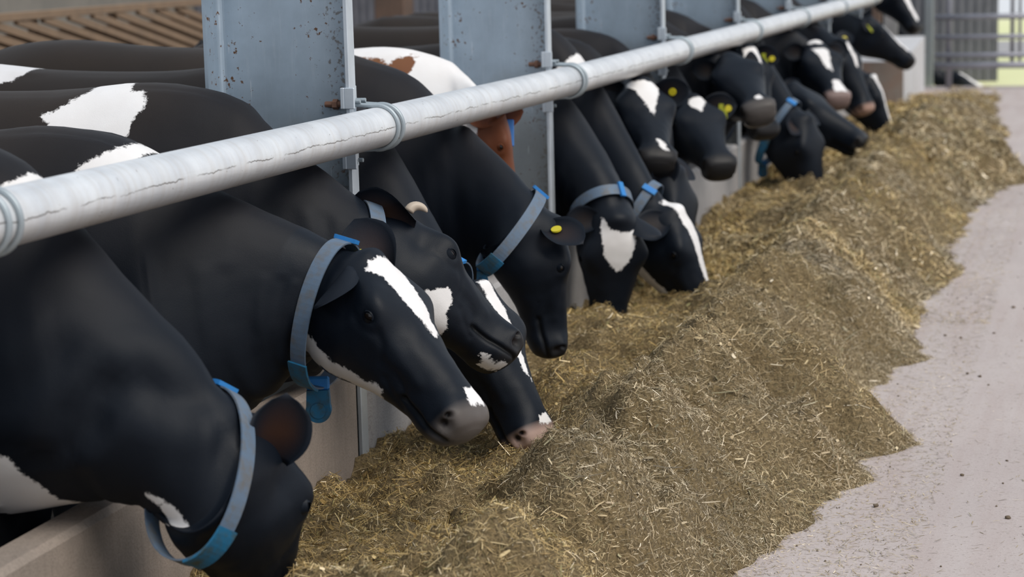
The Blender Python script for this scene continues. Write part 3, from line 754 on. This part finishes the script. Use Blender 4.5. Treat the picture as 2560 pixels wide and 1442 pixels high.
# nearest cow, head straight down at the left edge
make_cow((-2.36, 4.00), (-1.715, 4.075, 0.762), 95, -66, rho=-20, hl=0.98, crease=[([(-40, 1100), (60, 1128), (120, 1132), (180, 1105), (215, 1070)], -.25, .016, .014), ([(200, 1045), (245, 990), (330, 980), (430, 1020)], -.2, .035, .016), ([(0, 985), (60, 950), (120, 905)], -.25, .03, .012)], label='nearest black cow, head straight down into the feed, grey-blue collar, out of frame at left', wz=1.375,
    collar=dict(at=-.5, low=-.4, sag=.05, buckle=5, sleeve=(200, 245)),
    ears=[(-1, (.30, -.25, .75), (.45, -.85, -.1), .16, (), (.055, .024, .015)), (1, (.2, .9, .1), (.6, .2, .4), .15, ())],
    patches=[('pix', [(20, 398), (70, 408), (150, 440), (230, 470), (230, 540), (-80, 540), (-30, 480), (10, 450), (32, 425)], -.12),
             ('pix', [(-90, 1110), (15, 1150), (30, 1200), (60, 1240), (75, 1290), (110, 1310), (90, 1360), (-90, 1350)], -.25),
             ('pix', [(365, 1200), (420, 1225), (500, 1285), (512, 1320), (485, 1378), (450, 1335), (420, 1260)], -.10)])
# white blaze, long blue collar with a hanging weight
make_cow((-2.38, 4.66), (-1.679, 4.743, 1.022), -22, -45, rho=11, hl=0.945, label='black cow with a white blaze and a blue collar with a hanging weight', detail=3, wz=1.335,
    nostril=(.32, .17, .18), collar=dict(at=-.25, low=.25, sag=.06, buckle=8, sleeve=(190, 232), weight=((.25, -1, 0),)),
    ears=[(-1, (-.30, -.70, -.65), (.6, .5, -.5), .14, ()), (1, (-.50, .25, .82), (.25, -.95, .1), .18, (('disc', .46, -.30, 1),), (.05, .035, .035))],
    muzzle=(.115, .10, .092),
    patches=[('pix', [(270, 325), (345, 325), (425, 350), (385, 365), (365, 390), (330, 385), (300, 410), (290, 425), (200, 540), (120, 540), (180, 430), (215, 395), (270, 375), (290, 350)], -.15),
             ('face', [(.030, -.050), (.048, -.070), (.09, -.048), (.15, -.037), (.2, -.022), (.275, .014), (.262, .040), (.2, .050), (.12, .050), (.06, .048), (.028, .035), (.022, -.01)]),
             ('face', [(.432, -.012), (.43, .03), (.45, .05), (.478, .05), (.480, -.02), (.46, -.026)]),
             ('side', [(.0, -.22), (.06, -.235), (.15, -.228), (.26, -.182), (.31, -.155), (.31, -.2), (.1, -.3), (-.02, -.27)], 0)])
# chin raised above the blazed neighbour
make_cow((-2.38, 5.28), (-1.830, 5.389, 1.024), 24, -47, rho=36, hl=0.93, label='black cow with a horn stub, open eye and white cheek patch, chin above its neighbour', detail=3, wz=1.40, horn=(-1,),
    collar=dict(at=-.5, low=-.5, sag=.02),
    ears=[(-1, (-.86, -.10, .36), (.15, -.95, -.25), .19, (), (.06, .032, .022)), (1, (-.3, .9, .2), (.5, .2, .4), .16, ())],
    patches=[('pix', [(205, 185), (275, 185), (285, 225), (340, 240), (350, 265), (330, 300), (330, 370), (270, 370), (125, 345), (130, 305), (103, 292), (170, 250), (195, 225)], -.15),
             ('side', [(.215, -.13), (.235, -.125), (.262, -.145), (.265, -.17), (.30, -.195), (.32, -.235), (.3, -.26), (.15, -.31), (.17, -.19)], -1),
             ('side', [(.43, -.166), (.47, -.156), (.508, -.134), (.512, -.146), (.475, -.176)], -1)])
make_cow((-2.38, 6.02), (-1.703, 5.750, 0.785), -26, -57, rho=10, hl=0.93, label='black cow with a white blaze and pink nose, behind its horned neighbour', detail=3, wz=1.405, head=-3,
    collar=dict(at=-.5, low=-.5, sag=.02, buckle=355), muzzle=(.48, .34, .29),
    ears=[(-1, (-.4, -.7, -.45), (.5, -.2, .5), .15, ()), (1, (-.4, .8, -.5), (.5, .3, .6), .11, ())],
    patches=[('pix', [(-140, 130), (45, 168), (30, 200), (0, 205), (-40, 225), (-140, 225)], -.1),
             ('face', [(-.01, -.03), (-.01, .02), (.1, .03), (.2, .03), (.33, .025), (.3, .005), (.2, -.008), (.1, -.02), (.05, -.035)]),
             ('face', [(.44, -.02), (.435, .03), (.468, .045), (.470, -.03)])])
make_cow((-2.36, 6.66), A_(1398, 550, 6.42), 26, -86, rho=4, hl=.82, label='all black cow with a blue collar and yellow ear stud before the second post', wz=1.447, wd=.065, head=-3,
    collar=dict(at=-.5, low=.1, sag=.05, buckle=5, sleeve=(192, 235), weight=((.3, -1, 0),), wscale=.6),
    ears=[(-1, (.8, -.45, -.15), (.15, -.6, .9), .15, (('disc', .28, 0, 1),), (.03, .02, .02)), (1, (.2, .9, .0), (.6, .2, .4), .15, ())])
make_cow((-2.42, 7.30), A_(1252, 268, 7.15), 18, -78, hl=.77, hw_k=.85, label='red and white cow, brown head low behind the rail with a blue ear tag', wz=1.395, wd=.01, coat=(.17, .055, .025), dust=(.26, .12, .055), head=4,
    ears=[(-1, (-.5, -.5, .2), (.3, -.8, .0), .12, (), (.10, .04, .03)), (1, (.90, .2, .02), (.1, -.9, .1), .14, (('block', .62, .35, 1),), (.09, .035, .03))], muzzle=(.35, .2, .15),
    patches=[('all', 13.0), ('side', [(-.1, -.10), (.05, -.12), (.2, -.19), (.25, -.4), (-.2, -.4), (-.2, -.08)], 0), ('not', [(860, 143), (955, 147), (967, 160), (942, 178), (860, 172)], -.1), ('not', [(970, 160), (1003, 136), (1037, 140), (1030, 180), (1010, 192), (985, 188), (965, 176)], -.1)])
make_cow((-2.38, 8.21), (-1.785, 7.877, 0.698), -53, -98, rho=-8, hl=0.998, hw_k=.80, label='black cow with a shield-shaped white forehead turned towards the camera, muzzle in the feed', wz=1.36, head=-4,
    collar=dict(at=-.5, low=-.5, sag=.03, buckle=20), ears=[(-1, (-.75, -.2, .1), (.2, -.8, .2), .13, ()), (1, (.78, -.25, -.58), (-.4, .3, -.8), .15, ())],
    patches=[('face', [(.0, -.062), (.035, -.035), (.05, .0), (.055, .05), (.05, .07), (.12, .066), (.17, .042), (.215, .005), (.17, -.04), (.11, -.06), (.05, -.066)])])
make_cow((-2.38, 8.74), (-1.654, 8.401, 0.673), -2, -68, rho=-7, hl=0.997, hw_k=.80, label='black cow with a long white blaze from poll to nose, feeding beside the shield-faced one', wz=1.425, head=-4,
    collar=dict(at=-.6, low=-.5, sag=.03, buckle=330),
    ears=[(-1, (-.55, -.75, -.25), (.5, -.3, .5), .16, (('disc', .5, 0, -1),)), (1, (.1, .8, .0), (.5, .1, .4), .15, ())],
    patches=[('face', [(-.05, -.035), (-.05, .04), (.06, .045), (.2, .04), (.4, .045), (.48, .06), (.48, -.02), (.4, -.015), (.3, -.01), (.2, -.018), (.1, -.03), (.04, -.045)], -.09),
             ('side', [(.02, -.2), (.12, -.215), (.22, -.185), (.30, -.15), (.3, -.22), (0, -.3)], 0),
             ('pix', [(1440, 70), (1500, 85), (1510, 115), (1480, 160), (1460, 180), (1380, 180), (1420, 155), (1440, 120)], -.1)])
make_cow((-2.38, 9.83), (-1.952, 9.099, 1.148), -67, -31, rho=6, hl=1.01, hw_k=.80, label='black cow with a white triangle on its forehead, staring straight at the camera', wz=1.345, head=-4,
    ears=[(-1, (-.9, -.1, .05), (.1, -.9, .1), .15, ()), (1, (.92, -.1, .12), (.0, -.95, -.1), .165, (('disc', .55, 0, 1),), (.016, .012, .014))],
    patches=[('face', [(.026, -.07), (.024, .06), (.06, .072), (.11, .06), (.17, .038), (.26, .012), (.18, -.018), (.11, -.045), (.06, -.07)]), ('face', [(.42, -.005), (.42, .015), (.45, .03), (.48, .04), (.48, .01)])])
make_cow((-2.38, 9.27), A_(1700, 425, 8.85), -12, -78, hl=1.04, hw_k=.80, label='black cow with a light blue collar, head down behind the white-blazed feeder', wz=1.345, head=-5, detail=1,
    collar=dict(at=-.25, low=.2, sag=.02, buckle=270), ears=[(-1, (.3, -.3, .65), (.5, -.8, 0), .15, ()), (1, (.3, .8, .2), (.5, .1, .4), .15, ())])
make_cow((-2.38, 10.45), (-1.963, 10.330, 0.984), -59, -30, rho=0, hl=1.01, hw_k=.85, label='black cow with a white diamond forehead and a lime flag in its ear', wz=1.385, head=-5, detail=1,
    ears=[(-1, (-.8, -.3, .1), (.1, -.9, .1), .14, ()), (1, (.9, .1, .05), (.2, -.9, .1), .17, (('flag', .55, 0, 1), ('disc', .75, .2, 1)))],
    patches=[('face', [(.04, -.03), (.02, .05), (.06, .055), (.11, .03), (.155, .0), (.10, -.04)])])
make_cow((-2.38, 11.00), (-1.887, 10.946, 1.149), -62, -21, rho=-11, hl=1.06, hw_k=.85, label='dark cow with a pale nose spot and lip, between diamond face and long blue collar', wz=1.385, head=-5, detail=1,
    ears=[(-1, (-.8, -.3, .1), (.1, -.9, .1), .13, ()), (1, (.5, .7, .15), (.2, -.9, .1), .13, ())], muzzle=(.09, .08, .075),
    patches=[('face', [(.44, -.01), (.44, .025), (.468, .03), (.470, -.01)]), ('side', [(.45, -.125), (.5, -.12), (.5, -.16), (.44, -.16)], 0)])
make_cow((-2.38, 11.60), A_(1872, 118, 11.9), -48, -62, hw_k=.85, label='black cow with a round white forehead and paired lime and yellow tags, under the rail', wz=1.385, head=-5, detail=1,
    ears=[(-1, (-.8, -.3, .1), (.1, -.9, .1), .13, ()), (1, (.85, -.2, -.2), (.1, -.9, .2), .15, (('flag', .4, 0, 1), ('disc', .75, .1, 1)))],
    patches=[('face', [(.01, -.045), (.01, .04), (.07, .055), (.12, .035), (.14, .0), (.11, -.045), (.06, -.055)])])
make_cow((-2.38, 12.87), A_(2022, 292, 12.4), -20, -76, hl=1.10, hw_k=.85, label='black cow wearing a long blue collar with hanging weight, head deep in far feed', wz=1.385, head=-5, detail=1,
    collar=dict(at=-.45, low=.5, sag=.10, buckle=340, sleeve=(195, 262), weight=((.3, -1, 0),), wscale=.9),
    ears=[(-1, (.1, -.9, -.3), (.6, -.3, .5), .14, (), (.04, .025, .02)), (1, (.3, .8, .2), (.5, .1, .4), .14, ())])
make_cow((-2.38, 13.42), (-1.836, 13.017, 0.860), -8, -32, rho=0, hl=1.12, hw_k=.85, label='large plain black head stretched down over the feed, yellow stud in its raised ear', wz=1.385, head=-4, detail=1,
    ears=[(-1, (-.2, -.85, -.45), (.5, -.3, .5), .14, ()), (1, (-.5, .35, .75), (.3, -.9, 0), .14, (('disc', .5, 0, 1),), (.03, .02, .02))])
make_cow((-2.38, 13.98), (-1.827, 13.951, 1.065), -62, -32, rho=0, hl=1.07, hw_k=.85, label='cow with a white poll spot and a white wedge blaze ending in a pink nose', wz=1.385, head=-4, detail=1, muzzle=(.24, .17, .155),
    ears=[(-1, (-.8, -.3, .1), (.1, -.9, .1), .14, ()), (1, (.85, .2, .0), (.1, -.9, .2), .14, ())],
    patches=[('face', [(-.01, -.05), (-.01, .04), (.028, .04), (.028, -.05)]), ('face', [(.085, -.055), (.085, .05), (.13, .045), (.2, .03), (.30, .02), (.26, -.012), (.15, -.03)]), ('face', [(.38, -.01), (.38, .03), (.48, .06), (.48, -.03)])])
make_cow((-2.38, 14.98), A_(2110, 100, 14.6), -22, -62, hw_k=.85, label='black cow with lime flag in its ear and a pinkish muzzle, far along the row', wz=1.385, head=-4, detail=0, muzzle=(.42, .26, .20),
    ears=[(-1, (.75, -.55, -.25), (.2, -.9, .2), .15, (('flag', .5, 0, 1), ('disc', .3, .2, 1))), (1, (-.1, .5, .8), (.3, -.9, 0), .15, (('disc', .5, 0, 1),))],
    patches=[('face', [(.02, -.02), (.02, .03), (.15, .035), (.24, .02), (.2, -.01)])])
make_cow((-2.38, 15.60), A_(2185, 190, 15.5), 0, -68, hw_k=.85, label='far black cow with a broad white blaze down its whole face, nose in the feed', wz=1.385, head=-4, detail=0,
    ears=[(-1, (-.5, -.75, -.25), (.5, -.3, .5), .15, ()), (1, (.1, .8, .0), (.5, .1, .4), .15, ())],
    patches=[('face', [(-.01, -.05), (-.01, .05), (.2, .06), (.48, .06), (.48, -.03), (.3, -.03), (.1, -.05)], -.11)])
make_cow((-2.75, 18.3), A_(2176, 44, 17.8), 8, -40, label='far black cow with two yellow tags, chin over the concrete wing wall', wz=1.385, head=-4, detail=0,
    ears=[(-1, (.0, -.95, -.2), (.5, -.7, .3), .15, (('flag', .5, 0, 1),)), (1, (-.1, .8, .4), (.3, -.9, 0), .15, (('disc', .5, 0, 1),))],
    patches=[('face', [(.12, -.06), (.12, .05), (.3, .05), (.42, .04), (.42, -.04), (.25, -.05)], -.1)])
make_cow((-3.2, 20.8), A_(2236, -50, 20.0), -20, -55, label='furthest row cow with a white blaze, above the far concrete wing wall', wz=1.46, head=-4, detail=0,
    patches=[('face', [(.15, -.05), (.15, .05), (.4, .05), (.45, -.03)], -.1)])
make_cow((-2.75, 24.35), A_(2378, 176, 24.15), -4, -24, wz=1.3, detail=0, label='small dark cow with a white face reaching low behind the field gate',
    patches=[('face', [(.1, -.06), (.1, .06), (.4, .06), (.45, -.06)], -.1)])

# ------------------------------------------------------------------ silage windrow
def vnoise(x, y, seed):
    r = np.random.default_rng(seed); G = r.random((256, 256)); xi = np.floor(x).astype(int); yi = np.floor(y).astype(int); fx = x-xi; fy = y-yi
    fx = fx*fx*(3-2*fx); fy = fy*fy*(3-2*fy); g = lambda a, b: G[a % 256, b % 256]
    return (g(xi, yi)*(1-fx)+g(xi+1, yi)*fx)*(1-fy)+(g(xi, yi+1)*(1-fx)+g(xi+1, yi+1)*fx)*fy-.5
HX = np.array([-2.10, -1.90, -1.66, -1.48, -1.34, -1.24, -1.10, -.98, -.86, -.76, -.66, -.45])
HZ = np.array([.15, .17, .20, .24, .33, .36, .30, .20, .10, .035, .0, -.03])
FY = np.array([2.5, 5.2, 5.7, 6.02, 6.28, 6.5, 6.78, 7.1, 7.6, 8.32, 8.8, 9.6, 10.25, 11.5, 13.5, 14.6, 15.5, 17.9, 21.7])
FX = np.array([-1.08, -1.06, -.84, -.89, -.72, -.86, -.60, -.82, -.86, -.73, -.88, -.84, -.76, -.86, -.74, -.52, -.76, -.84, -1.3])
HUMPS = [(-1.24, 3.45, .08, .20, .26), (-1.26, 4.22, .09, .17, .24), (-1.25, 4.98, .125, .17, .22), (-1.22, 5.72, .10, .16, .24), (-1.24, 6.42, .11, .17, .22), (-1.2, 7.15, .09, .16, .25), (-1.24, 7.95, .11, .18, .26),
         (-1.22, 8.8, .10, .18, .3), (-1.24, 9.7, .11, .18, .3), (-1.2, 10.7, .10, .2, .32), (-1.24, 11.8, .11, .2, .35), (-1.22, 13.0, .10, .2, .4), (-1.2, 14.4, .09, .2, .4), (-1.24, 16, .08, .2, .5),
         (-.93, 5.72, .06, .16, .11), (-.88, 6.28, .075, .18, .10), (-.84, 6.80, .085, .22, .12), (-.92, 7.5, .05, .14, .14), (-.88, 8.32, .07, .16, .16), (-1.0, 5.25, .05, .12, .12), (-.9, 10.2, .06, .18, .2), (-.7, 14.6, .08, .2, .3),
         (-1.62, 4.4, .07, .16, .16), (-1.7, 5.1, .06, .14, .14), (-1.55, 6.6, .06, .15, .16), (-1.75, 5.95, .05, .14, .15), (-1.5, 4.0, .06, .15, .2)]
def ridged(x, y, sd): return .5-2*np.abs(vnoise(x, y, sd))
def hay_z(x, y):
    one = y*0+.5
    sh = vnoise(y*.9+3, one, 1)*.08+vnoise(y*2.3+9, one, 2)*.07          # the ridge wanders
    foot = np.clip((x+1.24)/.42, 0, 1)
    xx = x-sh*(1-.5*foot)-(np.interp(y, FY, FX)+np.interp(y-.09, FY, FX)+np.interp(y+.09, FY, FX)+2.28)/3*foot-foot*(vnoise(y*5.5, one, 8)*.10+vnoise(y*14, x*6, 9)*.05)
    h = (np.interp(xx, HX, HZ)+np.interp(xx-.04, HX, HZ)+np.interp(xx+.04, HX, HZ))/3-.045*np.exp(-((xx+1.24)/.2)**2)
    am = np.clip(h/.10, 0, 1)
    for cx_, cy_, a_, rx_, ry_ in HUMPS: h = h+a_*np.exp(-((x-cx_)/rx_)**2-((y-cy_)/ry_)**2)*np.clip(h/.03, 0, 1)
    for dx_, dy_, dd, rr_ in ((-1.37, 5.38, .15, .20), (-1.45, 4.85, .07, .22), (-1.58, 6.1, .07, .2), (-1.6, 7.1, .08, .2), (-1.48, 8.1, .06, .2), (-1.6, 8.6, .06, .2), (-1.55, 11.6, .06, .25)):
        h = h-dd*np.exp(-((x-dx_)/rr_)**2-((y-dy_)/rr_)**2)
    h = h*np.interp(y, [15, 17.5, 19, 21.5], [1, .82, .5, .15])
    wx = x+vnoise(x*6, y*6, 15)*.10; wy = y+vnoise(x*6, y*6, 16)*.10
    b = vnoise(wx*4.2, wy*3.4, 11)*.10+ridged(wx*5.2, wy*4.6, 12)*.070+vnoise(wx*11, wy*10, 13)*.085+ridged(wx*15, wy*13, 17)*.030+vnoise(wx*27, wy*25, 18)*.035+vnoise(x*55, y*55, 14)*.020
    return FZ+np.maximum(h+b*am*np.interp(y, [9, 20], [1, .7]), -.03)-.01
ys = np.concatenate([np.arange(2.6, 9, .014), np.arange(9, 15, .045), np.arange(15, 22.4, .09)])
xs = np.arange(-2.049, -.30, .016)
Xg, Yg = np.meshgrid(xs, ys); Zg = hay_z(Xg, Yg)
fade = np.clip(np.where(Xg < -1.76, (20.0-Yg)/.6, (22.4-Yg)/1.2), 0, 1); Zg = FZ-.02+(Zg-FZ+.02)*fade
nx, ny = len(xs), len(ys); V = np.stack([Xg, Yg, Zg], -1).reshape(-1, 3)
idx = np.arange(nx*ny).reshape(ny, nx)
Fq = np.stack([idx[:-1, :-1], idx[:-1, 1:], idx[1:, 1:], idx[1:, :-1]], -1).reshape(-1, 4)
keep = (V[Fq][:, :, 2].max(1) > FZ-.012); Fq = Fq[keep]
def fast_mesh(name, V, F, mat, smooth=True):
    me = bpy.data.meshes.new(name); n = F.shape[1]
    me.vertices.add(len(V)); me.vertices.foreach_set('co', np.asarray(V, np.float32).ravel())
    me.loops.add(F.size); me.loops.foreach_set('vertex_index', F.astype(np.int32).ravel())
    me.polygons.add(len(F)); me.polygons.foreach_set('loop_start', np.arange(0, F.size, n, dtype=np.int32))
    if smooth: me.polygons.foreach_set('use_smooth', np.ones(len(F), bool))
    me.update(calc_edges=True); me.materials.append(mat); return me
hay = obj('silage_heap', fast_mesh('silage_heap', V, Fq, M['hay'])); tag(hay, 'long low heap of chopped tan silage along the trough kerb', 'feed', kind='stuff')

def strands(n, ylo, yhi, lmin, lmax, wmin, wmax, seed, xlo=-2.03, xhi=-.5, loose=False, lift=.35, flat=False):
    r = np.random.default_rng(seed)
    x = r.uniform(xlo, xhi, n); y = ylo+(yhi-ylo)*r.random(n)**1.35; z = hay_z(x, y)
    k = (z > FZ-.005) if not loose else (z <= FZ+.004)
    x, y, z = x[k], y[k], z[k]; n = len(x)
    if loose: z = np.full(n, FZ+.002)
    e = .02; gx = (hay_z(x+e, y)-hay_z(x-e, y))/(2*e); gy = (hay_z(x, y+e)-hay_z(x, y-e))/(2*e)
    if loose: gx = gx*0; gy = gy*0
    N = np.stack([-gx, -gy, np.ones(n)], 1); N /= np.linalg.norm(N, axis=1)[:, None]
    a = r.uniform(0, 2*np.pi, n); T = np.stack([np.cos(a), np.sin(a), np.zeros(n)], 1); T -= N*(T*N).sum(1)[:, None]; T /= np.linalg.norm(T, axis=1)[:, None]
    T = T+N*(np.abs(r.normal(0, lift, n))*(0.15 if loose else 1))[:, None]; T /= np.linalg.norm(T, axis=1)[:, None]
    B = np.cross(N, T); B /= np.linalg.norm(B, axis=1)[:, None]
    tw = r.uniform(-1.0, 1.0, n)[:, None]*(.2 if loose else 1); B = B*np.cos(tw)+np.cross(T, B)*np.sin(tw)
    L = (lmin+(lmax-lmin)*r.random(n)**2.2)[:, None]; Wd = (wmin+(wmax-wmin)*r.random(n)**2)[:, None]
    P = np.stack([x, y, z], 1)+N*r.uniform(-.004, .012 if not loose else .002, n)[:, None]
    bend = N*(r.uniform(-.25, .12, n)[:, None]*L)*(0 if loose else 1)
    p0, p1, p2 = P-T*L/2+bend*.5, P, P+T*L/2+bend
    Vv = np.stack([p0-B*Wd*.4, p0+B*Wd*.4, p1-B*Wd/2, p1+B*Wd/2, p2-B*Wd*.3, p2+B*Wd*.3], 1).reshape(-1, 3)
    b = np.arange(n)[:, None]*6
    Fv = np.concatenate([b+np.array([0, 1, 3, 2]), b+np.array([2, 3, 5, 4])], 0)
    if flat:
        Vv = np.stack([p0-B*Wd*.4, p0+B*Wd*.4, p2+B*Wd*.4, p2-B*Wd*.4], 1).reshape(-1, 3); Fv = np.arange(n)[:, None]*4+np.array([0, 1, 2, 3])
    pal = np.array([(.33, .235, .095), (.25, .17, .065), (.42, .32, .155), (.16, .115, .045), (.56, .46, .29), (.19, .165, .065), (.10, .075, .035), (.70, .60, .44)])
    c = pal[r.choice(8, n, p=[.28, .23, .16, .13, .05, .08, .06, .01])]*r.uniform(.8, 1.2, n)[:, None]
    cl = .74+.62*np.clip(vnoise(x*5, y*5, 77)+.5, 0, 1)[:, None]
    dry = np.clip(.5+1.5*vnoise(x*2.6, y*2.2, 78)+.8*(x+1.15), 0, 1)[:, None]      # greyer where the heap has dried out
    c = c*cl*1.50; g = c.mean(1)[:, None]*np.array([1.12, 1.0, .84]); c = c*(1-.55*dry)+g*.55*dry
    return Vv, Fv, np.repeat(c, 4 if flat else 6, 0)
def strand_obj(name, parts, parent, label=None, cat=None):
    Vs, Fs, Cs = [], [], []; b = 0
    for v, f_, c in parts: Vs.append(v); Fs.append(f_+b); Cs.append(c); b += len(v)
    me = fast_mesh(name, np.concatenate(Vs), np.concatenate(Fs), M['straw'], False); setcol(me, 'coat', np.concatenate(Cs))
    return tag(obj(name, me, parent), label, cat, kind='stuff')
strand_obj('chopped_stalks', [strands(330000, 3.0, 9.5, .005, .024, .0008, .0020, 21, flat=True), strands(130000, 3.0, 9.5, .010, .040, .0009, .0022, 26), strands(9000, 3.0, 9.5, .03, .10, .0018, .005, 22, lift=.5),
                              strands(70000, 8.5, 14, .014, .06, .0025, .006, 23), strands(30000, 13, 22, .025, .09, .006, .012, 24), strands(2500, 3.4, 9, .01, .03, .006, .013, 25)], hay)
strand_obj('scattered_stalks', [strands(9000, 3.4, 14, .006, .035, .001, .003, 31, -.95, .7, True), strands(16000, 4.4, 9, .005, .03, .001, .003, 32, -.98, -.45, True), strands(7000, 9, 16, .01, .04, .002, .004, 33, -.95, -.45, True)], None,
           'short loose stalks scattered over the alley floor beside the heap', 'litter')
# crumbs of feed lying out on the alley floor
def crumb(k):
    r = np.random.default_rng(100+k); mb = MB().ball((0, 0, 0), (1, .8, .7), 7, 5); V = np.array(mb.V)*(1+r.uniform(-.45, .45, (len(mb.V), 1))); return mesh('feed_crumb', V, mb.F, M['hay_dark'], True)
M['hay_dark'] = mat_concrete('dry_crumb', (.13, .095, .06), (.20, .15, .10), 60)
cm = [crumb(k) for k in range(5)]; rr = np.random.default_rng(5)
for i in range(190):
    x = -.78+1.5*rr.random(); y = 5.0+9*rr.random()
    if hay_z(np.array([x]), np.array([y]))[0] > FZ-.002: continue
    o = obj('feed_crumb', cm[i % 5]); sc = .0028+.0055*rr.random()**3; o.scale = (sc*1.2, sc*1.2, sc); o.location = (x, y, FZ+sc*.55); o.rotation_euler = (0, 0, rr.uniform(0, 6))
    tag(o, 'small dark crumb of feed on the bare alley floor', 'crumb', 'crumbs on the alley floor')
